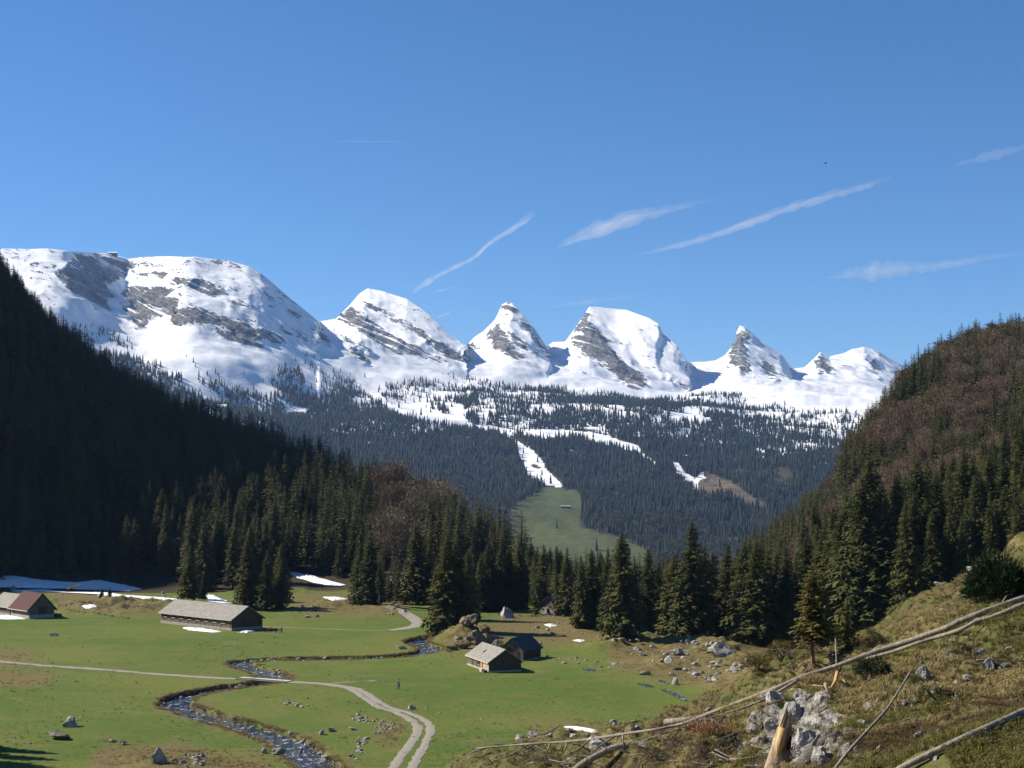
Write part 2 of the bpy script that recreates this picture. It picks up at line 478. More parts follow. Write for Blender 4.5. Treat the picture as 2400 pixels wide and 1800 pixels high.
LSKY = [(-2500, -3200), (-900, -900), (-300, 200), (0, 630), (100, 745), (200, 815), (330, 900), (430, 950), (520, 975), (600, 1003), (700, 1040), (800, 1075), (900, 1108), (1000, 1138), (1100, 1165), (1200, 1212), (1270, 1258), (1330, 1330), (2400, 1500)]
RSKY = [(0, 1500), (1650, 1340), (1740, 1285), (1800, 1250), (1870, 1190), (1950, 1140), (1985, 1045), (2010, 1010), (2040, 957), (2080, 892), (2130, 847), (2180, 822), (2240, 792), (2290, 770), (2400, 760), (2800, 640), (3500, 500)]
def under(z, x, y, tab, tree):
    px = 1200 + F * x / np.maximum(y, 1) / CP
    t = np.array(tab, float)
    lim = H + (HOR - np.interp(px, t[:, 0], t[:, 1])) / F * y - tree
    return -smax(-z, -lim, 6.0)
def ground_z(x, y, carve=True):
    x = np.asarray(x, float); y = np.asarray(y, float)
    base = -np.clip(y - 480, 0, None) * .06
    b = base + .35 * fbm(x / 38., y / 38., 3, 3) * sstep(60, 200, y)
    rough = fbm(x / 26., y / 26., 9, 5)
    l = Lm(x, y); r = Rm(x, y)
    l = under(l, x, y, LSKY, 15.0); r = under(r, x, y, RSKY, 15.0)
    l = l + rough * np.clip(l, 0, 40) * .12; r = r + rough * np.clip(r, 0, 40) * .12
    z = smax(smax(b, l, 3.0) - .05, r, 2.0)
    z = np.where((l < b - 6) & (r < b - 4), b, z)
    mn = 1 + .8 * fbm(x / 3.2, y / 3.2, 5, 4)
    for mx, my, rx, ry, h in MOUNDS:
        q = ((x - mx) / rx) ** 2 + ((y - my) / ry) ** 2
        z = z + h * np.exp(-q * 1.3) * mn
    if carve:
        near = (y > 150) & (y < 345) & (x > -75) & (x < 12)
        if np.any(near):
            d = dist_line(x[near], y[near], stream) if z.shape else dist_line(np.array([x]), np.array([y]), stream)
            xx = x[near] if z.shape else x; yy = y[near] if z.shape else y
            half = 2.2 + .35 * fbm(xx / 3., yy / 3., 21, 3)
            bank = sstep(half, half + .38, d + .18 * fbm(xx * 1.1, yy * 1.1, 23, 2))
            zn = z[near] if z.shape else z
            res = np.where(d < 6, -1.2 + (zn + 1.2) * bank, zn)
            if z.shape: z[near] = res
            else: z = res[0]
    return z
def gz(x, y): return float(ground_z(np.array([x]), np.array([y]))[0])

# painted ground cover
cov_dry = np.zeros((MH, MW)); cov_snow = np.zeros((MH, MW))
for pts in ([(100, 1380), (250, 1390), (420, 1405), (420, 1440), (260, 1436), (140, 1428)], [(0, 1395), (80, 1385), (60, 1410), (0, 1420)], [(-20, 1570), (120, 1575), (150, 1595), (60, 1612), (-20, 1606)],
            [(0, 1520), (130, 1526), (60, 1550), (0, 1548)], [(1180, 1698), (1330, 1688), (1480, 1702), (1420, 1722), (1290, 1716)], [(230, 1750), (440, 1740), (520, 1770), (640, 1765), (620, 1800), (200, 1800)],
            [(1430, 1500), (1560, 1475), (1800, 1480), (1850, 1640), (1700, 1620), (1600, 1600), (1420, 1560)], [(1150, 1440), (1400, 1440), (1440, 1500), (1240, 1515), (1170, 1480)],
            [(1040, 1465), (1100, 1450), (1190, 1490), (1190, 1520), (1040, 1525)], [(560, 1480), (690, 1484), (660, 1496), (540, 1492)], [(420, 1530), (560, 1522), (600, 1535), (480, 1540)], [(880, 1700), (960, 1690), (940, 1740), (860, 1740)],
            [(600, 1400), (960, 1385), (960, 1440), (700, 1440)], [(420, 1640), (480, 1680), (560, 1705), (680, 1745), (640, 1740), (460, 1690)]):
    poly_fill(cov_dry, pts)
cov_dry = blur(cov_dry, 9)
for pts in (z1([(430, 895), (480, 930), (560, 950), (660, 1010), (600, 1000), (540, 960), (470, 940)]), z1([(240, 990), (330, 1075), (300, 1070), (235, 1000)]), z1([(590, 1020), (645, 1050), (600, 1060)]),
            z1([(310, 870), (335, 885), (320, 910)]), z1([(210, 1060), (260, 1085), (240, 1095)]), z1([(690, 1320), (760, 1355), (720, 1350)]), z1([(470, 1150), (520, 1160), (490, 1170)])):
    poly_fill(cov_snow, pts)
cov_snow = blur(cov_snow, 1)

ys = np.concatenate([np.arange(60, 160, 5.), np.arange(160, 335, .6), np.arange(335, 470, 1.3), np.arange(470, 700, 4.5), np.arange(700, 1400, 15.), np.arange(1400, 3050, 65.)])
as_ = np.concatenate([-np.geomspace(1.9, .36, 36), np.arange(-.355, .3555, .00118), np.geomspace(.36, 1.2, 24)])
AA, YY = np.meshgrid(as_, ys)
XX = AA * YY
ZZ = ground_z(XX, YY)
def gz(x, y):                                        # height of the built ground mesh
    j = int(np.clip(np.searchsorted(ys, y) - 1, 0, len(ys) - 2)); i = int(np.clip(np.searchsorted(as_, x / y) - 1, 0, len(as_) - 2))
    v = min(max((y - ys[j]) / (ys[j + 1] - ys[j]), 0), 1); u = min(max((x / y - as_[i]) / (as_[i + 1] - as_[i]), 0), 1)
    return float((ZZ[j, i] * (1 - u) + ZZ[j, i + 1] * u) * (1 - v) + (ZZ[j + 1, i] * (1 - u) + ZZ[j + 1, i + 1] * u) * v)
ppx, ppy = proj(XX, YY, ZZ)
inn = (YY > 150) & (np.abs(AA) < .36)
lv = Lm(XX, YY); rv = Rm(XX, YY)
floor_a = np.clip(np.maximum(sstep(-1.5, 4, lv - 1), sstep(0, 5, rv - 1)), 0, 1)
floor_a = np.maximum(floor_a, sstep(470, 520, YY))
dry_a = np.where(inn, sample(cov_dry, ppx, ppy), 0.0)
snow_a = np.where(inn & (YY > 500), sample(cov_snow, ppx, ppy), 0.0) * 1.2
near = (YY > 150) & (YY < 345) & (XX > -75) & (XX < 12)
sd = np.full(XX.shape, 99.0); sd[near] = dist_line(XX[near], YY[near], stream)
dirt_a = sstep(2.75, 2.25, sd)
dry_a = np.maximum(dry_a, .8 * sstep(6, 2.8, sd) * (fbm(XX / 3., YY / 3., 41, 3) > .0))
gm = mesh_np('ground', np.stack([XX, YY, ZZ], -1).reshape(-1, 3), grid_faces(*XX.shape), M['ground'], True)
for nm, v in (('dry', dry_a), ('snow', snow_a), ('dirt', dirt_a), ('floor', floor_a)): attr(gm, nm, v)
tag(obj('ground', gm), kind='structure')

# ------------------------------------------------------------------ the snow range across the valley
SKY = [(-1500, 700), (-800, 640), (-300, 592), (0, 583.5), (108, 583.5), (181, 591), (246, 595.5), (277, 601.6), (295, 609), (325, 604), (391, 602), (452, 604), (481, 608), (535, 612.5), (579, 625), (608, 641),
       (644, 672), (684, 705), (712, 728), (743, 753.5), (747, 754), (787, 748), (819, 716), (841, 690), (861, 677), (902, 685), (953, 701), (986, 723), (1007, 739), (1036, 768), (1065, 795), (1092, 813),
       (1096, 806), (1110, 793), (1134, 777), (1159, 752), (1168, 735), (1175, 716), (1186, 709.6), (1201, 712), (1224, 735.6), (1250, 766), (1271, 797), (1281, 813), (1297, 802), (1326, 801), (1351, 766), (1373, 734),
       (1382, 720), (1423, 723), (1470, 728), (1523, 747), (1545, 761), (1555, 783), (1588, 812), (1610, 845), (1614, 850), (1653, 849), (1678, 846), (1700, 834), (1722, 805), (1728, 779), (1736, 764), (1747, 767),
       (1780, 796), (1809, 816), (1834, 834), (1852, 859), (1857, 865), (1885, 863), (1906, 845), (1923, 827), (1946, 837), (1979, 828), (2000, 817), (2026, 813), (2062, 825), (2116, 859), (2200, 905), (2400, 960), (3000, 1000), (3900, 1020)]
CD = [(-1500, 5600), (0, 6300), (260, 6300), (500, 6600), (700, 7000), (870, 7400), (1190, 7600), (1450, 7900), (1740, 8200), (2030, 8900), (2400, 9400), (3900, 9800)]
OFF = [(-2000, 0), (90, -60), (150, -40), (215, 520), (300, 820), (350, 640), (425, 0), (520, -40), (743, -620), (748, 40), (861, 0), (1092, -760), (1097, 60), (1186, 0), (1281, -480), (1286, 60), (1382, 0), (1450, -60), (1612, -800), (1618, 60), (1736, 0), (1855, -520), (1860, 60), (2026, 0), (2200, -300), (2400, 0)]
BASE = [(-1500, 800), (0, 790), (180, 785), (330, 806), (480, 812), (640, 822), (740, 838), (870, 856), (1000, 874), (1090, 884), (1190, 884), (1290, 892), (1400, 896), (1600, 914), (1740, 896), (1850, 905), (2030, 905), (2200, 935), (2400, 990), (3900, 1050)]
_SM = {}
def interp(px, tab):
    t = np.array(tab, float)
    w = {id(OFF): 9, id(BASE): 45, id(CD): 60, id(BOFF): 30}.get(id(tab), 0)
    if not w: return np.interp(px, t[:, 0], t[:, 1])
    if id(tab) not in _SM:                           # rounded version of the table
        g = np.arange(-2000, 4200, 2.0); v = np.interp(g, t[:, 0], t[:, 1])
        k = np.exp(-.5 * (np.arange(-3 * w, 3 * w + 1, 2.0) / w) ** 2); k /= k.sum()
        v2 = np.convolve(np.pad(v, 200, mode='edge'), k, 'same')[200:-200]
        if tab is OFF:                               # the abrupt right-hand walls stay abrupt
            jump = np.abs(np.gradient(v)) > 60
            near_j = np.convolve(jump.astype(float), np.ones(2 * w + 1), 'same')[:len(v)] > 0
            v2 = np.where(near_j, v, v2)
        _SM[id(tab)] = (g, v2)
    return np.interp(px, *_SM[id(tab)])
BOFF = [(-2000, 0), (130, 0), (230, 330), (320, 420), (400, 150), (460, 0), (4200, 0)]
KN = [(2600, 1425), (3000, 1352), (3600, 1222), (4300, 1100), (4900, 1018), (5350, 970)]
def far_knots(px):
    px = np.asarray(px, float)
    yb0 = interp(px, CD) - 1150
    q_ = (yb0 - 450 - 2600) / 2750.
    rs = 1 - .5 * (np.sqrt((1 - q_) ** 2 + .01) + (1 - q_))     # nearer range, nearer foothills
    D = [2600 + (d - 2600) * rs for d, _ in KN]
    Z = [P(px, np.full(px.shape, float(py)), dd)[2] for dd, (_, py) in zip(D, KN)]
    left = sstep(900, 300, px)
    Z[3] = Z[3] + 25 * left; Z[4] = Z[4] + 45 * left; Z[5] = Z[5] + 60 * left
    yc0 = interp(px, CD); yc = yc0 + interp(px, OFF); yb = yb0 + interp(px, BOFF)
    yc = np.maximum(yc, yb + 250)
    zb = P(px, interp(px, BASE), yb)[2]; zc = P(px, interp(px, SKY), yc)[2]
    D += [yb, yc, yc + 300, yc + 900]
    Z += [zb, zc, zc - 260, zc - 700]
    return np.stack(D, -1), np.stack(Z, -1)
def pchip(D, Z, d):
    h = np.diff(D, axis=-1); s = np.diff(Z, axis=-1) / h
    m = np.zeros_like(Z)
    p = s[..., :-1] * s[..., 1:]
    hm = np.where(p > 0, 2 * p / np.where(np.abs(s[..., :-1] + s[..., 1:]) < 1e-9, 1, s[..., :-1] + s[..., 1:]), 0)
    m[..., 1:-1] = hm; m[..., 0] = s[..., 0]; m[..., -1] = s[..., -1]
    # the crest keeps its edge: no flattening towards the sky line
    i = np.clip((d[..., None] >= D).sum(-1) - 1, 0, D.shape[-1] - 2)
    take = lambda A, k: np.take_along_axis(A, k[..., None], -1)[..., 0]
    d0, z0, z1_, hh = take(D, i), take(Z, i), take(Z, i + 1), take(h, i)
    m0 = take(m, i); m1 = take(m, i + 1); sl = take(s, i)
    m1 = np.where(i + 1 == 7, sl * 1.15, m1); m0 = np.where(i == 7, sl, m0)
    t = np.clip((d - d0) / hh, 0, 1)
    return z0 * (1 + 2 * t) * (1 - t) ** 2 + m0 * hh * t * (1 - t) ** 2 + z1_ * t * t * (3 - 2 * t) + m1 * hh * t * t * (t - 1)
rockb = np.zeros((MH, MW))
for pts in (z1([(800, 320), (1080, 310), (1140, 430), (1140, 500), (960, 500), (900, 600), (800, 530)]), z1([(340, 240), (520, 90), (800, 150), (880, 230), (720, 290), (700, 480), (600, 480), (450, 350)]),
            z1([(1110, 240), (1300, 270), (1480, 340), (1470, 390), (1280, 330), (1130, 290)]), z1([(1510, 380), (1730, 430), (1740, 460), (1520, 425)]),
            z1([(1150, 440), (1350, 460), (1620, 560), (1890, 650), (1880, 690), (1640, 640), (1480, 570), (1380, 545), (1150, 560)]), z1([(1380, 570), (1560, 620), (1760, 700), (1700, 715), (1480, 650)]), z1([(1820, 450), (1960, 480), (1970, 555), (1880, 510)]),
            z1([(640, 130), (800, 150), (1120, 165), (1110, 185), (760, 180)]), z1([(880, 225), (1010, 215), (1110, 200), (1060, 260), (950, 255)]),
            z2([(330, 320), (480, 400), (650, 520), (880, 640), (1000, 740), (880, 680), (560, 590), (420, 510), (250, 400)]), z2([(390, 265), (560, 350), (840, 500), (820, 530), (640, 430), (440, 315)]),
            z2([(700, 450), (880, 545), (1120, 650), (1130, 715), (1000, 665), (850, 570)]), z2([(100, 470), (150, 480), (220, 600), (230, 640), (140, 560)]), z2([(230, 480), (330, 540), (470, 610), (480, 710), (390, 690), (280, 550)]),
            z2([(40, 480), (120, 600), (100, 610), (40, 540)]), z2([(1220, 480), (1310, 430), (1340, 500), (1390, 600), (1470, 650), (1380, 670), (1280, 625)]), z2([(1345, 450), (1480, 550), (1570, 700), (1500, 650), (1380, 530)]),
            z2([(1290, 330), (1345, 300), (1400, 318), (1460, 390), (1370, 350), (1300, 365)]), z2([(1440, 430), (1500, 440), (1640, 640), (1600, 640), (1500, 520)]), z2([(1090, 570), (1140, 540), (1190, 600), (1100, 610)]), z2([(1860, 350), (1890, 340), (1880, 420), (1790, 500), (1740, 560)]),
            z2([(1790, 500), (1870, 400), (1960, 490), (1990, 590), (2100, 690), (2240, 800), (2240, 880), (2080, 780), (1960, 690), (1820, 640), (1760, 550)]),
            z3([(0, 200), (100, 330), (200, 440), (340, 540), (290, 600), (200, 570), (100, 480), (0, 420)]), z3([(380, 490), (600, 560), (590, 590), (460, 550)]), z3([(330, 130), (400, 170), (430, 240), (520, 320), (590, 420), (560, 400), (440, 270), (370, 190)]),
            z3([(885, 220), (930, 185), (985, 250), (965, 350), (1000, 470), (950, 500), (850, 410), (870, 330)]), z3([(1050, 390), (1120, 420), (1190, 530), (1140, 535), (1060, 450)]), z3([(960, 470), (1040, 500), (1040, 535), (980, 500)]),
            z3([(1390, 410), (1445, 350), (1540, 470), (1460, 500)]), z3([(1700, 350), (1740, 420), (1700, 420)]), z3([(1760, 370), (1840, 450), (1900, 480), (1760, 470)]), z3([(1550, 410), (1610, 450), (1560, 450)])):
    poly_fill(rockb, pts)
rockb = .55 * blur(rockb, 2) + .45 * blur(rockb, 8)
pxs = np.concatenate([np.arange(-1400, -120, 26.), np.arange(-120, 2260, 2.4), np.arange(2260, 3800, 26.)])
ts = np.concatenate([np.linspace(0, 4, 62, endpoint=False), np.linspace(4, 6, 52, endpoint=False), np.linspace(6, 7, 150, endpoint=False), np.linspace(7, 9, 16)])
PX, TT = np.meshgrid(pxs, ts)
DK, ZK = far_knots(pxs)
ti = np.minimum(TT.astype(int), 8)
cidx = np.broadcast_to(np.arange(len(pxs)), PX.shape)
DD = DK[cidx, ti] + (DK[cidx, ti + 1] - DK[cidx, ti]) * (TT - ti)
def far_noise(x, y, z, face):
    roll = fbm(x / 420., y / 420., 51, 4) * 38 + fbm(x / 110., y / 110., 53, 3) * 8
    return roll * (1 - .75 * face) + (.5 - np.abs(fbm((x + .3 * y) / 210., y / 420., 57, 4, .5))) * 34 * face
def far_height(px, d):
    D, Z = far_knots(px)
    z = pchip(D, Z, d)
    x = (px - 1200) / F * d / CP
    face = sstep(0, 1, (d - D[..., 6]) / (D[..., 7] - D[..., 6]) * 3)
    tail = sstep(1.0, .75, (d - D[..., 6]) / (D[..., 7] - D[..., 6]))
    return x, z + far_noise(x, d, z, face) * (.22 + .78 * tail)
FX, FZ = far_height(PX, DD)
face = np.clip((TT - 6), 0, 1)
fpx, fpy = proj(FX, DD, FZ)
rk = sample(rockb, fpx, fpy) * ((TT > 5.7) & (TT < 7.3))
strat = FZ + .5 * FX + 26 * fbm(FX / 300., FZ / 200., 61, 3)
saw = (strat / 62.) % 1.0
FZ = FZ + np.where((TT > 6) & (TT < 7), rk * (saw - .5) * 30 + rk * fbm(FX / 45., DD / 60., 63, 4) * 14, 0) * sstep(1.0, .93, face)
FX = FX + 34 * fbm(FX / 240., DD / 130., 65, 3) * sstep(0, .15, face) * sstep(1.0, .85, face)
gy_, gx_ = np.gradient(FZ)
steep = np.abs(gy_) / np.maximum(np.abs(np.gradient(DD)[0]), 1)
# where the snow lies, where the wood stands
TOP = [(-200, 770), (230, 790), (330, 832), (420, 852), (480, 880), (560, 892), (620, 900), (680, 860), (720, 850), (770, 885), (850, 905), (930, 925), (1000, 905), (1060, 898), (1150, 905), (1250, 908), (1400, 912), (1500, 916), (1600, 925), (1700, 935), (1790, 962), (1900, 985), (2400, 1000)]
clear = np.zeros((MH, MW)); piste = np.zeros((MH, MW)); green = np.zeros((MH, MW)); brown = np.zeros((MH, MW)); spot = np.zeros((MH, MW))
for pts in (z2([(330, 740), (430, 800), (490, 880), (570, 930), (650, 950), (740, 975), (850, 985), (960, 1030), (1080, 1060), (1120, 1095), (1300, 1110), (1460, 1135), (1640, 1120), (1900, 1140), (2212, 1230), (2212, 1270), (1990, 1220), (1760, 1170), (1560, 1185), (1420, 1160), (1300, 1150), (1160, 1120), (1060, 1110), (900, 1085), (760, 1065), (650, 1050), (560, 975), (480, 920), (400, 850)]),
            z3([(0, 895), (120, 920), (220, 960), (330, 1020), (410, 1090), (370, 1085), (250, 1010), (120, 960), (0, 950)]),
            z2([(1290, 1130), (1400, 1185), (1500, 1250), (1570, 1310), (1620, 1400), (1730, 1500), (1640, 1500), (1500, 1440), (1470, 1400), (1440, 1310), (1400, 1210)]),
            z3([(465, 1040), (530, 1065), (560, 1120), (640, 1170), (660, 1120), (720, 1130), (870, 1190), (740, 1175), (650, 1190), (680, 1240), (740, 1280), (690, 1290), (620, 1230), (500, 1110)]),
            z1([(850, 660), (1150, 760), (1300, 940), (1440, 1050), (1400, 1090), (1190, 970), (1180, 880), (870, 750)]),
            z2([(930, 950), (1060, 970), (1090, 1040), (1000, 1040)]), z2([(1560, 1000), (1700, 960), (1690, 1010), (1560, 1030)]), z2([(1180, 990), (1290, 1000), (1270, 1030), (1190, 1020)]),
            z3([(480, 740), (620, 750), (760, 790), (720, 800), (500, 790)])):
    poly_fill(piste, pts); poly_fill(clear, pts)
for pts in (zs([(1180, 1050), (1250, 1060), (1258, 1100), (1250, 1140), (1340, 1160), (1400, 1190), (1400, 1240), (1090, 1240), (1105, 1095)]),):
    poly_fill(green, pts); poly_fill(clear, pts)
for pts in (z3([(650, 1185), (740, 1140), (880, 1195), (1010, 1290), (1150, 1350), (1000, 1345), (880, 1290), (740, 1290), (650, 1250)]), z2([(1500, 1330), (1600, 1380), (1580, 1400), (1500, 1370)])):
    poly_fill(brown, pts); poly_fill(clear, pts)
clear = blur(clear, 2); piste = blur(piste, 2); green = blur(green, 2); brown = blur(brown, 2)
topl = interp(fpx, TOP)
rise = topl - fpy                                    # px above the upper edge of the wood
snow_f = sstep(-125, -95, rise + 30 * fbm(FX / 160., DD / 200., 71, 4))
snow_f = np.maximum(snow_f * .92, .80 * (fbm(FX / 60., DD / 60., 77, 4) > .42) * sstep(1150, 1040, fpy))
snow_f = np.maximum(snow_f, sample(piste, fpx, fpy) * .95) * (TT > .3)
snow_f = np.where((fpx < -100) | (fpx > 2300), sstep(250, 420, FZ), snow_f)
snow_f = np.where(sample(green, fpx, fpy) > .4, 0.0, snow_f)
snow_f = snow_f * (1 - .75 * sample(brown, fpx, fpy))
fm = mesh_np('snow_mountains', np.stack([FX, DD, FZ], -1).reshape(-1, 3), grid_faces(*PX.shape), M['far'], True)
attr(fm, 'snow', snow_f); attr(fm, 'rock', np.maximum(rk * .95, (.27 + .07 * (PX < 745)) * sstep(6.05, 6.4, TT) * (TT < 7.2)) + .0 * TT); attr(fm, 'grass', sample(green, fpx, fpy)); attr(fm, 'brown', sample(brown, fpx, fpy))
tag(obj('snow_mountains', fm), kind='structure')
# ------------------------------------------------------------------ trees
def mat_needles(name, a, b, tip):
    n = NT(name); p = n.objco(); r = n.rand()
    c = n.mix(r, a, b)
    c = n.mix(n.math('MULTIPLY', n.step(.45, .75, n.noise(p, .55, 3)), .7), c, tip)
    return n.surf(c, .75, None, .2, .18)
def mat_twigs(name, a, b):
    n = NT(name); r = n.rand()
    c = n.mix(r, a, b)
    c = n.mix(n.math('MULTIPLY', n.step(.4, .7, n.noise(n.objco(), .5, 3)), .5), c, tuple(x * .55 for x in a))
    return n.surf(c, .9, None, .1, .1)
def mat_bark(name, a, b):
    n = NT(name); p = n.objco()
    v = n.noise(n.stretch(p, (6, 6, 1.2)), 1.6, 5, .7)
    return n.surf(n.mix(n.step(.35, .65, v), a, b), .95, n.bump(v, .8, .05), .1)
M['needles'] = mat_needles('spruce_needles', (.046, .058, .015), (.084, .084, .020), (.135, .118, .030))
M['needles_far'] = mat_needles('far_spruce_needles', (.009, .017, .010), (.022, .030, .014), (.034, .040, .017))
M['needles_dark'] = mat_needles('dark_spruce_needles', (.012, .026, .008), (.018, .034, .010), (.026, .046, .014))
M['needles_yellow'] = mat_needles('yellowed_needles', (.100, .085, .020), (.120, .095, .024), (.075, .075, .020))
M['twigs'] = mat_twigs('bare_beech_twigs', (.165, .124, .078), (.200, .160, .105))
M['twigs_red'] = mat_twigs('russet_twigs', (.180, .122, .078), (.170, .125, .082))
M['twigs_far'] = mat_twigs('far_budding_twigs', (.070, .082, .036), (.100, .092, .050))
M['bark'] = mat_bark('spruce_bark', (.055, .042, .032), (.12, .10, .08))
M['bark_grey'] = mat_bark('grey_bark', (.14, .125, .105), (.26, .235, .20))

def spruce_crown(seed, Ht, R, nb, seg, low=.06, sag=1.0, gap=0.0):
    r = np.random.default_rng(seed)
    u = r.random(nb)
    h = Ht * (low + (.985 - low) * (1 - (1 - np.sort(u)) ** .85) if True else 0)
    h = Ht * (low + (.985 - low) * (np.arange(nb) + r.random(nb) * .8) / nb)
    rel = h / Ht
    lob = .72 + .28 * np.sin(rel * 23 + r.random() * 6) * np.sin(rel * 9.0 + 2 * r.random())
    length = R * ((1 - rel) ** .72 * .96 + .035) * (lob * .55 + r.uniform(.38, .72, nb))
    length *= np.where(rel < low + .1, .75, 1.0)
    if gap: length *= np.where(r.random(nb) < gap, .35, 1)
    az = np.arange(nb) * 2.399963 + r.uniform(-.5, .5, nb)
    V, T = [], []
    base = 0
    pitch0 = np.radians(-8 + 42 * (rel - .25)) * 1.0
    for i in range(nb):
        L = length[i]
        ca, sa = math.cos(az[i]), math.sin(az[i])
        t = np.linspace(0, 1, seg + 1)
        rad = L * t * math.cos(min(pitch0[i], .5))
        zz = h[i] + L * (math.sin(pitch0[i]) * t - sag * .34 * t * t + .10 * sag * t ** 4)
        bend = .12 * L * r.uniform(-1, 1) * t * t
        sx, sy = ca * rad - sa * bend, sa * rad + ca * bend
        S = np.stack([sx, sy, zz], -1)
        w = L * (.30 * (1 - t) ** .7 + .09) * r.uniform(.75, 1.2)
        for k in range(seg):
            side = np.array([-sa, ca, 0.0])
            for sg in (-1, 1):
                tip = S[k] * .42 + S[k + 1] * .58 + side * sg * w[k] * r.uniform(.7, 1.25) + np.array([ca, sa, 0]) * L * r.uniform(.02, .16) + np.array([0, 0, -1.0]) * w[k] * r.uniform(.15, .95) * sag
                V += [S[k], S[k + 1], tip]; T.append((base, base + 1, base + 2)); base += 3
            dn = (S[k] + S[k + 1]) * .5 + np.array([0, 0, -1.0]) * L * r.uniform(.10, .30) * sag + side * r.uniform(-.08, .08) * L
            V += [S[k], S[k + 1], dn]; T.append((base, base + 1, base + 2)); base += 3
        tp = S[-1] + np.array([ca, sa, -.25]) * L * .1
        V += [S[-1] + np.array([-sa, ca, 0]) * w[-1] * .8, S[-1] - np.array([-sa, ca, 0]) * w[-1] * .8, tp]; T.append((base, base + 1, base + 2)); base += 3
    # the leader
    V += [(.0, .10, Ht * .955), (.09, -.06, Ht * .955), (0, 0, Ht * 1.0)]; T.append((base, base + 1, base + 2))
    return np.array(V), np.array(T)
def trunk_mesh(name, Ht, r0, mat, sides=7, top=.97, lean=0.0, seed=0):
    rr = random.Random(seed)
    pts, rad = [], []
    for k in range(7):
        t = k / 6
        pts.append((lean * t * t + rr.uniform(-.05, .05) * (k > 0), rr.uniform(-.05, .05) * (k > 0), -.6 + (Ht * top + .6) * t)); rad.append(r0 * (1.35 if k == 0 else 1) * (1 - t) + .03)
    return MB().tube(pts, rad, sides).data(name, mat, True)
def beech_mesh(seed, Ht, W, shards, size, tmat, cmat, limbs=9):
    r = random.Random(seed)
    mb = MB()
    mb.tube([(0, 0, -.5), (.1, 0, Ht * .3), (-.1, .1, Ht * .6), (.1, -.1, Ht * .9)], [Ht * .018, Ht * .014, Ht * .009, Ht * .002], 6)
    tips = []
    for k in range(limbs):
        h0 = Ht * r.uniform(.22, .65); a = k * 2.4 + r.uniform(-.4, .4); L = Ht * r.uniform(.20, .40)
        p0 = Vector((0, 0, h0)); p1 = p0 + Vector((math.cos(a) * L * .4 * W, math.sin(a) * L * .4 * W, L * .55)); p2 = p0 + Vector((math.cos(a) * L * .8 * W, math.sin(a) * L * .8 * W, L * 1.15))
        mb.tube([p0, p1, p2], [Ht * .008, Ht * .005, Ht * .0015], 4)
        tips += [p1, p2, (p1 + p2) / 2]
    tips += [Vector((0, 0, Ht * .9)), Vector((0, 0, Ht * .75)), Vector((0, 0, Ht * .6))]
    q = np.random.default_rng(seed)
    tp = np.array([tuple(t) for t in tips])
    c = tp[q.integers(0, len(tp), shards)] + q.normal(0, 1, (shards, 3)) * np.array([.075 * W, .075 * W, .062]) * Ht
    c[:, 2] = np.clip(c[:, 2], Ht * .2, Ht * 1.0)
    d = c - np.array([0, 0, Ht * .35]); d /= np.linalg.norm(d, axis=1, keepdims=True) + 1e-6
    d = d + q.normal(0, .55, d.shape) + np.array([0, 0, .35]); d /= np.linalg.norm(d, axis=1, keepdims=True)
    s = q.normal(0, 1, d.shape); s -= (s * d).sum(1, keepdims=True) * d; s /= np.linalg.norm(s, axis=1, keepdims=True)
    ln = size * q.uniform(.6, 1.5, (shards, 1)); wd = ln * q.uniform(.05, .17, (shards, 1))
    V = np.stack([c + s * wd, c - s * wd, c + d * ln], 1).reshape(-1, 3)
    return mb.data('trunk', tmat, True), mesh_np('crown', V, np.arange(len(V)).reshape(-1, 3), cmat)
SPR = []                                             # spruce models, all 20 m tall
for i, (R, low, sag, gap) in enumerate(((3.7, .05, 1.0, 0), (4.4, .04, 1.15, .05), (3.1, .08, 1.2, .08), (3.9, .12, .9, .15), (3.5, .05, 1.25, .04), (2.5, .30, 1.0, .2))):
    V, T = spruce_crown(100 + i, 20.0, R, 400, 5, low, sag, gap)
    SPR.append((trunk_mesh('trunk', 20.0, .30, M['bark'], seed=i), mesh_np('crown', V, T, M['needles'])))
BEE = [beech_mesh(200 + i, 16.0, (1.0, 1.15, .8)[i], 4200, .70, M['bark_grey'], (M['twigs'], M['twigs'], M['twigs_red'])[i]) for i in range(3)]

def make_tree(name, model, x, y, z, ht, wf, label, cat, group=None, cmat=None, base=20.0):
    t = empty(name, (x, y, z), random.uniform(0, 6.28))
    s = ht / base
    t.rotation_euler.x = random.gauss(0, .018); t.rotation_euler.y = random.gauss(0, .018)
    for nm, data in zip(('trunk', 'crown'), model):
        c = obj(nm, data, t, sc=(s * wf, s * wf, s))
        if cmat is not None and nm == 'crown':
            c.material_slots[0].link = 'OBJECT'; c.material_slots[0].material = cmat
    tag(t, label, cat, group)
    return t
K = 2400 / 2212.0
BELT = 'tall dark spruce in the dense tree belt across the far side of the meadow'
G_BELT = 'spruces of the tree belt beyond the meadow'
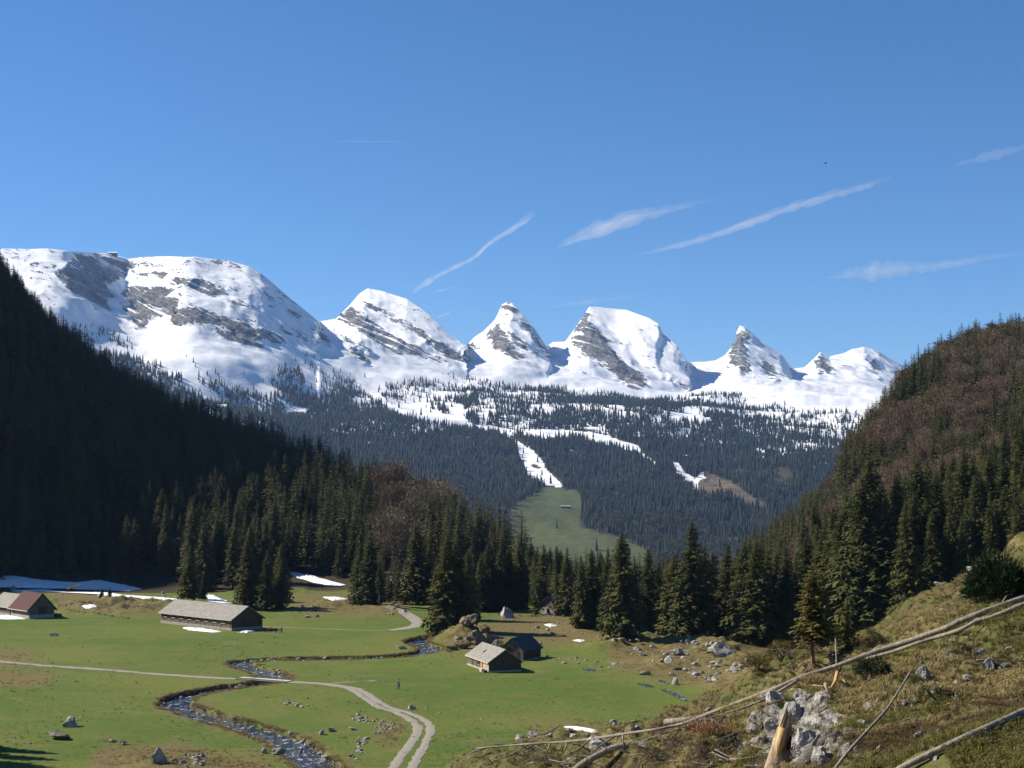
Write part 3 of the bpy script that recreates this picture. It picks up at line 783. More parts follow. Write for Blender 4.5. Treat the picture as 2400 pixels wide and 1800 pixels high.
# (x, base, top) in the 2212 px view; model; width; label
named = [
 (413, 1302, 1178, 1, 1.0, 'lone broad spruce behind the left end of the long grey-roofed barn'),
 (438, 1300, 1238, 0, 1.0, 'small bright spruce at the right foot of the lone spruce behind the long barn'),
 (226, 1314, 1275, 1, 1.25, 'small dark spruce in front of the snow strip, right of the red-roofed barn'),
 (243, 1313, 1291, 0, 1.3, 'smallest dark spruce close beside another small one near the red-roofed barn'),
 (535, 1318, 1160, 0, 1.15, 'tallest and leftmost spruce of the clump behind the right end of the long barn'),
 (575, 1320, 1184, 2, 1.15, 'middle spruce of the clump behind the right end of the long barn'),
 (604, 1318, 1205, 4, 1.1, 'right spruce of the clump behind the right end of the long barn'),
 (664, 1248, 1162, 4, 1.0, 'slim sunlit spruce standing alone above the snow in the shaded slope'),
 (776, 1310, 1170, 0, 1.1, 'left half of the twin spruces on the stony rise beside the far track'),
 (797, 1312, 1152, 4, 1.25, 'taller right half of the twin spruces on the stony rise beside the far track'),
 (822, 1317, 1203, 5, .95, 'thin spruce with a bare lower trunk right of the twin spruces'),
 (902, 1306, 1124, 2, 1.3, 'tall narrow spruce just right of the far track bend'),
 (926, 1304, 1172, 4, 1.2, 'shorter spruce leaning into the tall narrow one right of the far track bend'),
 (958, 1370, 1150, 4, 1.25, 'tall front spruce with low branches left of the rock outcrop behind the huts'),
 (990, 1368, 1168, 1, 1.1, 'broad front spruce standing right behind the rock outcrop'),
 (1012, 1340, 1185, 0, 1.1, 'spruce behind the right side of the rock outcrop'),
 (1258, 1366, 1196, 4, .95, 'spruce right of the hut among the trees, foremost at the belt edge'),
 (1345, 1394, 1143, 1, .95, 'tall broad pointed spruce left of the central one, low skirts near the rubble'),
 (1490, 1388, 1122, 0, 1.1, 'tallest spruce in the centre, rising clear above the belt behind the rubble'),
 (1634, 1394, 1164, 4, 1.3, 'wide hanging-branched spruce at the right end of the rubble field'),
 (1858, 1402, 1018, 1, 1.0, 'very tall spruce behind the brush pile, left of the right-hand hillock'),
]
belt = [(606, 1302, 1172), (915, 1300, 1165), (1040, 1322, 1190), (1056, 1320, 1172), (1080, 1318, 1166), (1102, 1318, 1182), (1122, 1316, 1164), (1130, 1300, 1178), (1148, 1294, 1168), (1176, 1298, 1172), (1190, 1296, 1180), (1204, 1298, 1176), (1226, 1330, 1178), (1212, 1294, 1186), (1160, 1296, 1178),
        (1272, 1362, 1182), (1296, 1350, 1188), (1312, 1352, 1178), (1326, 1372, 1204), (1376, 1368, 1198), (1402, 1370, 1180), (1424, 1372, 1214), (1446, 1362, 1196), (1464, 1378, 1192), (1520, 1376, 1172), (1542, 1366, 1186), (1566, 1372, 1172), (1588, 1378, 1178),
        (1606, 1384, 1172), (1658, 1380, 1176), (1678, 1386, 1188), (1700, 1394, 1176), (1724, 1396, 1190), (1745, 1380, 1150), (1772, 1386, 1140), (1800, 1390, 1092), (1822, 1380, 1064)]
right_high = [(1888, 1398, 976), (1905, 1405, 1040), (1940, 1400, 1008), (1968, 1396, 1060), (1985, 1390, 985), (2025, 1392, 1012), (2050, 1386, 1040), (2088, 1380, 956), (2112, 1382, 1030), (2140, 1376, 975), (2172, 1372, 935), (2205, 1366, 908), (2060, 1400, 1090), (2010, 1410, 1100), (2150, 1400, 1100), (2195, 1400, 1060)]
placed = []
def put(x2, b2, t2, model, wf, label, group=None):
    px, pb, pt = x2 * K, b2 * K, t2 * K
    gx, gy = G(px, pb)
    z = gz(gx, gy)
    if z > .4:                                       # the ground has risen: walk along the ray's azimuth at the same depth
        gx = (px - 1200) / F * gy
        z = gz(gx, gy)
    topz = float(P(px, pt, gy)[2])
    placed.append((gx, gy))
    return make_tree('spruce_tree', SPR[model], gx, gy, z - .1, max(topz - z, 3.0), wf, label, 'tree', group)
for a in named: put(*a[:4], a[4] * 1.22, a[5], group=None)
for i, (x, b, t) in enumerate(belt): put(x, b, t, (0, 4, 2, 1, 3)[i % 5], random.uniform(1.15, 1.5), BELT, G_BELT)
for i, (x, b, t) in enumerate(right_high):
    put(x, b, t, (1, 0, 4, 3)[i % 4], random.uniform(.95, 1.2), 'very tall spruce in the wood rising behind the right-hand hillock', 'tall spruces behind the hillock')
# trees just outside the left edge whose shadows fall on the meadow corner
for px, py, ht in ((-130, 1752, 13), (-200, 1762, 16), (-90, 1790, 11), (-60, 1688, 3.5), (-260, 1775, 17)):
    gx, gy = G(px, py)
    make_tree('spruce_tree', SPR[1], gx, gy, gz(gx, gy), ht, 1.1, 'spruce just left of the view that shades the lower left meadow corner', 'tree', 'spruces left of the view')

# tall spruces at the foot of the left mountainside: their tops reach into the sun
q = random.Random(12)
FOOT = 'tall spruce in the front row at the foot of the left mountainside'
for k in range(34):
    px = -30 + k * 20.5 + q.uniform(-9, 9); d = q.uniform(572, 610) - (.0 if px < 330 else 70 * min(1, (px - 330) / 60))
    gx = (px - 1200) / F * d; z = gz(gx, d)
    placed.append((gx, d))
    make_tree('spruce_tree', SPR[(1, 0, 4, 3, 2)[k % 5]], gx, d, z - .2, q.uniform(24, 36) * (1 - .00035 * max(px, 0)), q.uniform(.9, 1.15), FOOT, 'tree', 'spruces at the foot of the left mountainside')
# slopes: jittered scatter, the largest as objects, the rest as one wood
def scatter(x0, x1, y0, y1, step, seed):
    r = np.random.default_rng(seed)
    xs = np.arange(x0, x1, step); ys_ = np.arange(y0, y1, step)
    X, Y = np.meshgrid(xs, ys_)
    X = (X + r.uniform(-.48, .48, X.shape) * step).ravel(); Y = (Y + r.uniform(-.48, .48, Y.shape) * step).ravel()
    return X, Y, r
cand = []
X, Y, r = scatter(-420, 60, 425, 1180, 6.0, 31)
Z = ground_z(X, Y); lv_ = Lm(X, Y)
px, py = proj(X, Y, Z)
ridge = sstep(-8, 2, lv_)
keep = (lv_ > 2.5 + 2 * fbm(X / 20., Y / 20., 81, 2)) & (px > -60) & (px < 1290) & (py > 560) & (sample(cov_snow, px, py) < .3)
keep &= ~((Y < 470) & (px < 1000))
brownb = sstep(.05, .45, fbm(X / 60., Y / 60., 83, 3) + 1.1 * sstep(860, 980, px) * sstep(1310, 1180, py) - .22)
kind = (r.random(len(X)) < np.where(px > 900, brownb * .60, brownb * .04))
for i in np.nonzero(keep)[0]:
    cand.append((X[i], Y[i], Z[i], 'L', bool(kind[i]), r.uniform(8, 16) if r.random() < .4 else r.uniform(15, 23)))
X, Y, r = scatter(40, 420, 300, 960, 5.6, 37)
Z = ground_z(X, Y); rv_ = Rm(X, Y)
px, py = proj(X, Y, Z)
keep = (rv_ > .8) & (px > 1640) & (px < 2470) & (py > 700) & (py < 1560)
dens = r.random(len(X)) < .88
bro = fbm(X / 55., Y / 75., 87, 3) + .25 * sstep(1800, 2200, px) - .45 * sstep(420, 330, Y)
crest = 1 - sstep(25, 120, py - np.interp(px, [a for a, _ in RSKY], [b for _, b in RSKY]) - 75)
kind = (bro - .26 * crest > -.10) & (Y > 430)
for i in np.nonzero(keep & dens)[0]:
    if min((X[i] - a) ** 2 + (Y[i] - b) ** 2 for a, b in placed) < 7: continue
    be = bool(kind[i] and r.random() < .64 or (Y[i] > 470 and r.random() < .08))
    cand.append((X[i], Y[i], Z[i], 'R', be, r.uniform(10, 15.5) if be else r.uniform(14, 21.5) if Y[i] > 430 else r.uniform(17, 27)))
# second rank behind the belt
X, Y, r = scatter(-40, 75, 395, 480, 6.5, 41)
Z = ground_z(X, Y)
for i in range(len(X)):
    if r.random() < .7 and (Y[i] > 430 or X[i] > 5):
        cand.append((X[i], Y[i], Z[i], 'B', False, r.uniform(10, 14.5)))
def rank(c): return -c[5] / c[1]
spr_c = sorted([c for c in cand if not c[4]], key=rank); bee_c = sorted([c for c in cand if c[4]], key=rank)
LAB = {'L': ('shaded dark spruce in the wood on the left mountainside', 'spruces on the left mountainside'), 'R': ('sunlit spruce among bare trees on the right mountainside', 'spruces on the right mountainside'), 'B': (BELT, G_BELT)}
def band(c, lb, gp):
    x_, y_ = proj(c[0], c[1], c[2])
    h_ = 'upper' if y_ < (1060 if c[3] == 'L' else 1020) else 'middle' if y_ < (1240 if c[3] == 'L' else 1180) else 'lower'
    s_ = ('outer' if x_ < 500 else 'inner') if c[3] == 'L' else ('outer' if x_ > 2130 else 'inner')
    return lb + ', %s part, %s side' % (h_, s_), gp + ', %s %s' % (h_, s_)
n_named = len(named) + len(belt) + len(right_high) + 34
NS = max(0, 300 - n_named)
for i, c in enumerate(spr_c[:NS]):
    lb, gp = LAB[c[3]]
    if c[3] != 'B': lb, gp = band(c, lb, gp)
    make_tree('spruce_tree', SPR[(i * 7) % 6 if i % 3 else 4], c[0], c[1], c[2] - .2, c[5], random.uniform(.9, 1.3), lb, 'tree', gp)
BL = {'L': ('leafless brown beech at the end of the left wooded spur', 'bare beeches on the left spur'), 'R': ('leafless brown beech on the steep right mountainside', 'bare beeches on the right mountainside')}
for i, c in enumerate(bee_c[:280]):
    lb, gp = band(c, *BL[c[3]])
    make_tree('beech_tree', BEE[i % 3], c[0], c[1], c[2] - .2, c[5], random.uniform(.95, 1.3), lb, 'tree', gp, base=16.0)

# ------------------------------------------------------------------ instanced masses
def instancer(name, pts, scales, rots, protos, widths=None):
    """one object whose points carry copies of small models (geometry nodes)"""
    m = bpy.data.meshes.new(name)
    m.vertices.add(len(pts)); m.vertices.foreach_set('co', np.ascontiguousarray(pts, dtype=np.float32).ravel())
    a = m.attributes.new('size', 'FLOAT_VECTOR', 'POINT')
    w = scales if widths is None else widths
    a.data.foreach_set('vector', np.ascontiguousarray(np.stack([w, w, scales], -1), dtype=np.float32).ravel())
    a = m.attributes.new('turn', 'FLOAT_VECTOR', 'POINT')
    rots = np.asarray(rots)
    if rots.ndim == 1: rots = np.stack([rots * 0, rots * 0, rots], -1)
    a.data.foreach_set('vector', np.ascontiguousarray(rots, dtype=np.float32).ravel())
    a = m.attributes.new('pick', 'INT', 'POINT')
    a.data.foreach_set('value', np.ascontiguousarray(np.arange(len(pts)) * 7919 % len(protos), dtype=np.int32))
    o = obj(name, m)
    t = bpy.data.node_groups.new(name + '_nodes', 'GeometryNodeTree')
    t.interface.new_socket('Geometry', in_out='INPUT', socket_type='NodeSocketGeometry')
    t.interface.new_socket('Geometry', in_out='OUTPUT', socket_type='NodeSocketGeometry')
    gi = t.nodes.new('NodeGroupInput'); go = t.nodes.new('NodeGroupOutput')
    inst = t.nodes.new('GeometryNodeInstanceOnPoints')
    mp = t.nodes.new('GeometryNodeMeshToPoints')
    t.links.new(gi.outputs[0], mp.inputs['Mesh']); t.links.new(mp.outputs[0], inst.inputs['Points'])
    gti = t.nodes.new('GeometryNodeGeometryToInstance')
    for po in reversed(protos):
        oi = t.nodes.new('GeometryNodeObjectInfo'); oi.inputs['Object'].default_value = po; oi.inputs['As Instance'].default_value = True
        t.links.new(oi.outputs['Geometry'], gti.inputs[0])
    t.links.new(gti.outputs[0], inst.inputs['Instance'])
    inst.inputs['Pick Instance'].default_value = True
    for nm, sock in (('size', 'Scale'), ('turn', 'Rotation'), ('pick', 'Instance Index')):
        na = t.nodes.new('GeometryNodeInputNamedAttribute'); na.data_type = 'INT' if nm == 'pick' else 'FLOAT_VECTOR'
        na.inputs['Name'].default_value = nm
        if nm == 'turn':
            e2r = t.nodes.new('FunctionNodeEulerToRotation'); t.links.new(na.outputs[0], e2r.inputs[0]); t.links.new(e2r.outputs[0], inst.inputs['Rotation'])
        else: t.links.new(na.outputs[0], inst.inputs[sock])
    t.links.new(inst.outputs[0], go.inputs[0])
    md = o.modifiers.new('scatter', 'NODES'); md.node_group = t
    return o
def proto(name, data): return bpy.data.objects.new(name, data)
def merged(tr, cr):
    """trunk and crown as one small model with two materials"""
    m = bpy.data.meshes.new('tree_model')
    bm = bmesh.new(); bm.from_mesh(tr); nf = len(bm.faces); bm.from_mesh(cr)
    for i, f in enumerate(bm.faces): f.material_index = 0 if i < nf else 1
    bm.to_mesh(m); bm.free()
    m.materials.append(tr.materials[0]); m.materials.append(cr.materials[0])
    return m
mid = []
for i in range(4):
    V, T = spruce_crown(300 + i, 20.0, (3.2, 3.7, 2.8, 3.3)[i], 110, 3, .06, 1.0, .05)
    mid.append(proto('wood_spruce_model', merged(trunk_mesh('trunk', 20, .28, M['bark'], 5, seed=i), mesh_np('crown', V, T, M['needles']))))
rest = spr_c[NS:]
if rest:
    a = np.array([c[:3] for c in rest]); h = np.array([c[5] for c in rest]) / 20.0
    o = instancer('spruce_wood', a - [0, 0, .3], h, RNG.uniform(0, 6.28, len(a)), mid, h * RNG.uniform(1.05, 1.75, len(a)))
    tag(o, 'dense dark spruce wood covering the mountainsides on both flanks of the valley', 'wood', kind='stuff')
midb = [proto('wood_beech_model', merged(*beech_mesh(320 + i, 16.0, 1.05, 1700, 1.1, M['bark_grey'], (M['twigs'], M['twigs_red'])[i], 6))) for i in range(2)]
rest = bee_c[280:]
if rest:
    a = np.array([c[:3] for c in rest]); h = np.array([c[5] for c in rest]) / 16.0
    o = instancer('beech_wood', a - [0, 0, .3], h, RNG.uniform(0, 6.28, len(a)), midb, h * RNG.uniform(1, 1.4, len(a)))
    tag(o, 'leafless brown beech wood higher up on the mountainsides', 'wood', kind='stuff')
print('TREES', len(spr_c), len(bee_c))

# far wood on the slope across the valley
def far_tree(seed):
    q = np.random.default_rng(seed)
    V, T = [], []
    for k in range(5):
        z0 = 2 + k * 4.4; rad = 4.3 * (1 - k / 5.6); b = len(V)
        n_ = 6
        for j in range(n_):
            a = 6.283 * j / n_ + k
            rr = rad * q.uniform(.7, 1.15)
            V.append((math.cos(a) * rr, math.sin(a) * rr, z0 + q.uniform(-1.1, .6)))
        V.append((0, 0, min(z0 + 8.0, 25)))
        T += [(b + j, b + (j + 1) % n_, b + n_) for j in range(n_)]
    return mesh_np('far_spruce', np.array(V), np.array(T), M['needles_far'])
nf = 125000
q = np.random.default_rng(5)
fp = q.uniform(180, 2060, nf); fd = np.sqrt(q.uniform(2900 ** 2, 6400 ** 2, nf))
fx, fz = far_height(fp, fd)
gpx, gpy = proj(fx, fd, fz)
ris = interp(gpx, TOP) - gpy
clump = fbm(fx / 90., fd / 110., 91, 4)
dn = sstep(20, -118, ris + 95 * clump)
dn = np.where(ris > 25, 0, np.maximum(dn * .95, .05 * (ris < 15)))
dn = np.where(ris < -135, np.maximum(dn, .9), dn)
rag = fbm(fx / 26., fd / 30., 95, 3)
dn *= np.where(sample(clear, gpx, gpy) + .35 * rag < .42, 1, .012)
dn *= np.where((clump > .34) & (ris > -170), .15, 1)
dn *= np.clip(fd / 5200, .55, 1)
sel = q.random(nf) < dn
beech_p = sstep(1060, 1230, gpy) * .5 * (fbm(fx / 120., fd / 120., 93, 3) > -.05)
isb = q.random(nf) < beech_p
s1 = sel & ~isb; s2 = sel & isb
hts = (.45 + .8 * q.random(nf) ** 1.3) * (1 - .25 * sstep(-60, 20, ris))
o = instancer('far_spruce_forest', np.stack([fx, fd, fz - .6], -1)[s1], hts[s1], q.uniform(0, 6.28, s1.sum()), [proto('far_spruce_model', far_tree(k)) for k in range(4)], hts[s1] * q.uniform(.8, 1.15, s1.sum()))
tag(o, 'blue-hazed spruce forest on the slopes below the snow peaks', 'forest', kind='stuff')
fb = [proto('far_beech_model', beech_mesh(400 + k, 16, 1.2, 60, 4.2, M['bark_grey'], M['twigs_far'], 3)[1]) for k in range(2)]
o = instancer('far_beech_forest', np.stack([fx, fd, fz - .6], -1)[s2], hts[s2] * 1.15, q.uniform(0, 6.28, s2.sum()), fb)
tag(o, 'pale budding broadleaf trees mixed into the lower far slope', 'forest', kind='stuff')
print('FAR', s1.sum(), s2.sum())
# ------------------------------------------------------------------ the near hillside
hp = []
for px, py, d in ((1000, 1800, 88), (1200, 1800, 76), (1500, 1800, 60), (1690, 1800, 55), (1850, 1800, 38), (2000, 1800, 31), (2200, 1800, 26), (2400, 1800, 22), (1850, 1770, 40.5), (1850, 1640, 43.5), (1950, 1760, 38.5), (1960, 1640, 43), (1800, 1790, 41), (1805, 1650, 46), (2400, 1600, 36), (2400, 1420, 65), (2400, 1290, 110), (2300, 1330, 108), (2200, 1400, 100), (2100, 1460, 92), (2040, 1515, 85), (2000, 1700, 38), (2060, 1600, 50), (2000, 1540, 72), (2200, 1600, 40), (2200, 1480, 64),
                  (1900, 1575, 62), (1850, 1515, 80), (1780, 1545, 74), (1780, 1600, 61), (1700, 1700, 63), (1700, 1630, 72), (1500, 1720, 76), (1500, 1675, 89), (1350, 1708, 100), (1350, 1760, 80), (1200, 1748, 105), (1080, 1768, 106), (1000, 1790, 103)):
    a, b, c = P(px, py, d); hp.append((float(a), float(b), float(c)))
def hx(px, d, z): hp.append(((px - 1200) / F * d, d, z))
for a in ((1000, 125, 3), (1000, 150, -5), (1200, 130, 4), (1200, 155, -5), (1350, 130, 5), (1350, 160, -5), (1500, 120, 8), (1500, 160, -4), (1700, 105, 12), (1700, 150, -2), (1850, 115, 15), (1850, 160, 1), (2040, 125, 14), (2040, 170, 1),
          (2200, 145, 17), (2200, 190, 3), (2400, 160, 20), (2400, 205, 6), (850, 90, 6), (850, 120, -6), (700, 60, 8), (700, 90, -2), (700, 30, 20), (500, 60, 0), (3000, 60, 29), (3000, 120, 28), (3000, 190, 12)): hx(*a)
hp += [(0, 0, 29.9), (-15, 10, 24), (20, 10, 30), (40, 30, 29.5), (10, 14, 28)]
Hm = RBF(hp, 40.0)
def hummock(x, y, s, seed):
    gx, gy = np.floor(x / s), np.floor(y / s)
    out = np.zeros(np.shape(x))
    for i in (-1, 0, 1):
        for j in (-1, 0, 1):
            cx, cy = (gx + i).astype(np.int64), (gy + j).astype(np.int64)
            qx = (cx + .15 + .7 * _hash(cx, cy, seed)) * s; qy = (cy + .15 + .7 * _hash(cx, cy, seed + 1)) * s
            r = s * (.35 + .38 * _hash(cx, cy, seed + 2))
            out = np.maximum(out, np.sqrt(np.clip(1 - ((x - qx) ** 2 + (y - qy) ** 2) / r ** 2, 0, 1)) * (.3 + .7 * _hash(cx, cy, seed + 3)))
    return out
def hill_z(x, y):
    x = np.asarray(x, float); y = np.asarray(y, float)
    z = Hm(x, y)
    bump = fbm(x / 5.5, y / 5.5, 101, 4) * 1.0 - .35 * sstep(.12, .3, fbm(x / 4.2, y / 3.2, 107, 3)) + fbm(x / 1.7, y / 1.7, 103, 3) * .28 + np.abs(fbm(x / 3., y / 3., 105, 3)) * .95
    bump = bump + .62 * hummock(x + .5 * fbm(x / 1.5, y / 1.5, 117, 2), y + .5 * fbm(x / 1.5, y / 1.5, 118, 2), 2.3, 205) - .18
    return z + bump * sstep(16, 30, y) - .5 * sstep(22, 12, y) - .95 * sstep(38, 72, y) * sstep(.30, .16, x / np.maximum(y, 1))
def hz(x, y): return float(hill_z(np.array([x]), np.array([y]))[0])
hy = np.concatenate([np.arange(3, 18, 1.2), np.geomspace(18, 130, 330), np.arange(132, 206, 3.)])
ha = np.concatenate([np.linspace(-.6, -.14, 24), np.arange(-.135, .36, .0013), np.linspace(.362, .75, 22)])
HA, HY = np.meshgrid(ha, hy)
HXX = HA * HY
HZ = hill_z(HXX, HY)
gzz = np.gradient(HZ, axis=0) / np.gradient(HY, axis=0)
gxx = np.gradient(HZ, axis=1) / np.maximum(np.gradient(HXX, axis=1), 1e-3)
hr = sstep(.75, 1.4, np.sqrt(gzz ** 2 + gxx ** 2)) * .8
cpx, cpy = proj(HXX, HY, HZ)
cliff = sstep(130, 60, np.hypot((cpx - 1870) * .85, (cpy - 1710) * 1.1))
earth_a = hr.copy()
hr = np.maximum(cliff * .75, .35 * hr)
hm_ = mesh_np('hillside', np.stack([HXX, HY, HZ], -1).reshape(-1, 3), grid_faces(*HXX.shape), M['hill'], True)
attr(hm_, 'rock', hr); attr(hm_, 'earth', earth_a)
tag(obj('hillside', hm_), kind='structure')
_D = np.geomspace(16, 170, 460)
_A = np.arange(-.09, .37, .0006)
_HG = hill_z(_A[None, :] * _D[:, None], np.broadcast_to(_D[:, None], (len(_D), len(_A))))
def hill_hit(px, py):
    x, y, dz = ray(px, py)
    c = (float(x / y) - _A[0]) / .0006; i = int(np.clip(math.floor(c), 0, len(_A) - 2)); c = min(max(c - i, 0), 1)
    w = np.nonzero(_HG[:, i] * (1 - c) + _HG[:, i + 1] * c > H + dz / y * _D)[0]
    return float(_D[w[0]]) if len(w) else None
def on_hill(px, py, lift=0.0, slide=False):
    k = 0
    d = hill_hit(px, py)
    while d is None and k < 40:
        k += 1; d = hill_hit(px, py + 4 * k)
    if slide: py += 4 * k
    if d is None: d = 90.0
    a, b, c = P(px, py, d - lift)
    return Vector((float(a), float(b), float(c)))

# grass and moss tufts
def tuft(seed, blades, ht, spread, mat):
    q = np.random.default_rng(seed)
    V = []
    for k in range(blades):
        a = q.uniform(0, 6.28); r0 = q.uniform(0, .35) * spread; L = ht * q.uniform(.5, 1.1); ln = q.uniform(.2, .9)
        b = np.array([math.cos(a) * r0, math.sin(a) * r0, -.03]); s = np.array([-math.sin(a), math.cos(a), 0]) * ht * .05
        m_ = b + np.array([math.cos(a) * L * ln * .35, math.sin(a) * L * ln * .35, L * .7]); t = b + np.array([math.cos(a) * L * ln, math.sin(a) * L * ln, L * (.95 - .55 * ln)])
        V += [b - s, b + s, m_, m_ + s * .6, m_ - s * .6, t]
    return mesh_np('tuft', np.array(V), np.arange(len(V)).reshape(-1, 3), mat)
M['straw'] = mat_twigs('dry_grass', (.36, .285, .13), (.24, .185, .08))
M['olive'] = mat_twigs('olive_grass', (.165, .140, .040), (.120, .115, .034))
M['heath'] = mat_twigs('brown_heath', (.110, .078, .036), (.150, .105, .050))
nt = 150000
q = np.random.default_rng(15)
tpx = q.uniform(930, 2850, nt); tdd = np.exp(q.uniform(math.log(13), math.log(125), nt))
tx = (tpx - 1200) / F * tdd; tz = hill_z(tx, tdd)
ux, uy = proj(tx, tdd, tz)
clf = sstep(130, 60, np.hypot((ux - 1870) * .85, (uy - 1710) * 1.1))
nv = fbm(tx / 2.6, tdd / 2.6, 111, 3); nv2 = fbm(tx / 4.5, tdd / 4.5, 113, 3)
sel = (q.random(nt) < (.75 - .65 * clf)) & (uy < 1860) & (ux > 940) & (nv > -.55) & (tz > 2)
sel &= q.random(nt) < sstep(950, 1350, ux) * .75 + .25
typ = np.where(nv2 > .16, 1, np.where(nv2 < -.14, 2, 0))
sc = q.uniform(.35, .9, nt) * (1 + .25 * nv)
tp3 = np.stack([tx, tdd, tz], -1)
for k, (nm, mt, lb) in enumerate((('dry_grass', M['straw'], 'straw-coloured dry grass tufts covering the near hillside'), ('green_grass', M['olive'], 'olive green grass tufts on the near hillside'), ('heath', M['heath'], 'brown low heath tufts on the near hillside'))):
    s_ = sel & (typ == k)
    o = instancer(nm, tp3[s_], sc[s_], q.uniform(0, 6.28, s_.sum()), [proto(nm + '_model', tuft(500 + 10 * k + j, 22, (.34, .26, .20)[k], (.5, .5, .6)[k], mt)) for j in range(3)])
    tag(o, lb, 'grass', kind='stuff')
# ------------------------------------------------------------------ tracks, water, bridge
def strip(name, line, width, zf, mat, jit=.25, seed=0):
    line = np.array(line); r = np.random.default_rng(seed)
    tg = np.gradient(line, axis=0); tg /= np.linalg.norm(tg, axis=1, keepdims=True)
    nr = np.stack([-tg[:, 1], tg[:, 0]], -1)
    w = width if np.ndim(width) else np.full(len(line), float(width))
    V = []
    for k in (-1, -.5, 0, .5, 1):
        e = (jit * 1.6 * fbm(np.arange(len(line)) / 2.6, np.full(len(line), float(k) * 9 + seed), 71, 3) if abs(k) == 1 else 0)
        q_ = line + nr * (k * w / 2 + (np.sign(k) * e))[:, None] if np.ndim(e) else line + nr * (k * w / 2)[:, None]
        V.append(np.concatenate([q_, zf(q_[:, 0], q_[:, 1], abs(k))[:, None]], 1))
    V = np.stack(V, 1)
    return mesh_np(name, V.reshape(-1, 3), grid_faces(len(line), 5), mat, True)
def draped(x, y, k): return ground_z(x, y, False) + .07 - .05 * k
def resample(line, step):
    line = np.array(line); L = np.concatenate([[0], np.cumsum(np.linalg.norm(np.diff(line, axis=0), axis=1))])
    t = np.arange(0, L[-1], step)
    return np.stack([np.interp(t, L, line[:, 0]), np.interp(t, L, line[:, 1])], -1)
def pxline(p, step=.7): return resample(smooth_line([G(a, b) for a, b in p], 8), step)
Z5 = lambda p: [(600 + x / 2.765, 1200 + y / 2.765) for x, y in p]
lane = pxline([(-60, 1546), (0, 1551), (145, 1565), (307, 1576), (470, 1587), (560, 1591.5)])
tag(obj('gravel_lane', strip('lane', lane, 2.1, draped, M['path'], .2, 1)), kind='structure')
lane2 = pxline([(672, 1599), (715, 1601), (763, 1604), (800, 1611)])
trk = [(760, 1605)] + Z5([(600, 1150), (700, 1210), (800, 1268), (900, 1295), (1000, 1345), (1048, 1400), (1015, 1490), (955, 1570), (900, 1650), (860, 1740)])
trk2 = [(775, 1605)] + Z5([(650, 1150), (755, 1208), (860, 1266), (985, 1300), (1085, 1345), (1130, 1400), (1105, 1490), (1060, 1570), (1020, 1650), (985, 1740)])
pm = []
for i, (ln, w) in enumerate(((lane2, 2.2), (pxline(trk, .5), 1.25), (pxline(trk2, .5), 1.15))):
    tag(obj('wheel_track', strip('track', ln, w, (lambda x, y, k, e=i: draped(x, y, k) + .012 * e), M['path'], .16, 5 + i)), kind='structure')
tag(obj('field_path', strip('field_path', pxline(Z5([(-40, 742), (80, 746), (400, 755), (700, 766), (860, 768)]), .9), .8, draped, M['path'], .25, 9)), kind='structure')
fp_ = pxline(Z5([(860, 768), (950, 758), (1035, 738), (1048, 712), (1010, 682), (960, 655), (900, 645), (850, 640)]), .8)
tag(obj('far_track', strip('far_track', fp_, 3.2, draped, M['path'], .2, 11)), kind='structure')
tag(obj('side_path', strip('side_path', pxline(Z5([(480, 1112), (600, 1104), (720, 1097), (820, 1088)])), .8, draped, M['path'], .3, 13)), kind='structure')
sl = resample(stream, .7)
wd = 4.9 + .5 * fbm(np.arange(len(sl)) / 9., np.zeros(len(sl)), 33, 2)
tag(obj('stream', strip('stream', sl, wd, lambda x, y, k: np.full(np.shape(x), WATER_Z), M['water'], .1, 3)), kind='structure')
for i, (p_, w) in enumerate((([(1366, 1567), (1380, 1570), (1392, 1574)], 2.2), ([(1498, 1600), (1520, 1607), (1535, 1609)], 2.0), ([(1540, 1592), (1560, 1598), (1572, 1602)], 1.2), ([(1548, 1613), (1575, 1622), (1597, 1632), (1612, 1641)], 1.5))):
    ln = pxline(p_, .6)
    tag(obj('brook_pool', strip('brook', ln, w * np.sin(np.linspace(.25, 2.9, len(ln))), lambda x, y, k: ground_z(x, y, False) + .05 - .02 * k, M['water'], .12, 20 + i)), kind='structure')

def mat_wood(name, a, b, horiz=False, rows=4.0):
    n = NT(name); p = n.objco()
    v = n.noise(n.stretch(p, (.6, .6, 5) if horiz else (5, 5, .6)), 1.4, 4, .65)
    c = n.mix(n.step(.3, .7, v), a, b)
    return n.surf(c, .9, n.bump(v, .6, .05), .1)
def mat_shingle(name, a, b, rib=0.0, rough=.85):
    n = NT(name); p = n.objco()
    v = n.noise(p, 1.1, 4, .6); f = n.noise(n.stretch(p, (7, 2.2, 2.2)), 1.7, 3, .7)
    c = n.mix(n.step(.32, .68, v), a, b)
    c = n.mix(n.math('MULTIPLY', n.step(.45, .7, f), .4), c, tuple(x * .6 for x in a))
    return n.surf(c, rough, n.bump(f, .6, .06), .2)
M['wood'] = mat_wood('weathered_planks', (.085, .072, .056), (.19, .165, .135))
M['wood_dark'] = mat_wood('dark_planks', (.050, .038, .026), (.12, .090, .058))
M['stone'] = mat_rock('plastered_stone', (.33, .30, .25), (.50, .47, .40))
M['shingle'] = mat_shingle('grey_shingles', (.205, .192, .172), (.285, .268, .240))
M['redroof'] = mat_shingle('red_metal_roof', (.052, .017, .017), (.070, .023, .022), rough=.8)
M['slate'] = mat_shingle('dark_slate_roof', (.020, .026, .032), (.045, .052, .058), rough=.5)
M['dark'] = NT('dark_opening').surf((.010, .009, .008), .6)
M['pale'] = mat_wood('pale_board', (.42, .39, .33), (.55, .52, .45))
M['redpaint'] = NT('red_paint').surf((.14, .02, .02), .7)
M['orange'] = NT('orange_panel').surf((.55, .24, .09), .7)
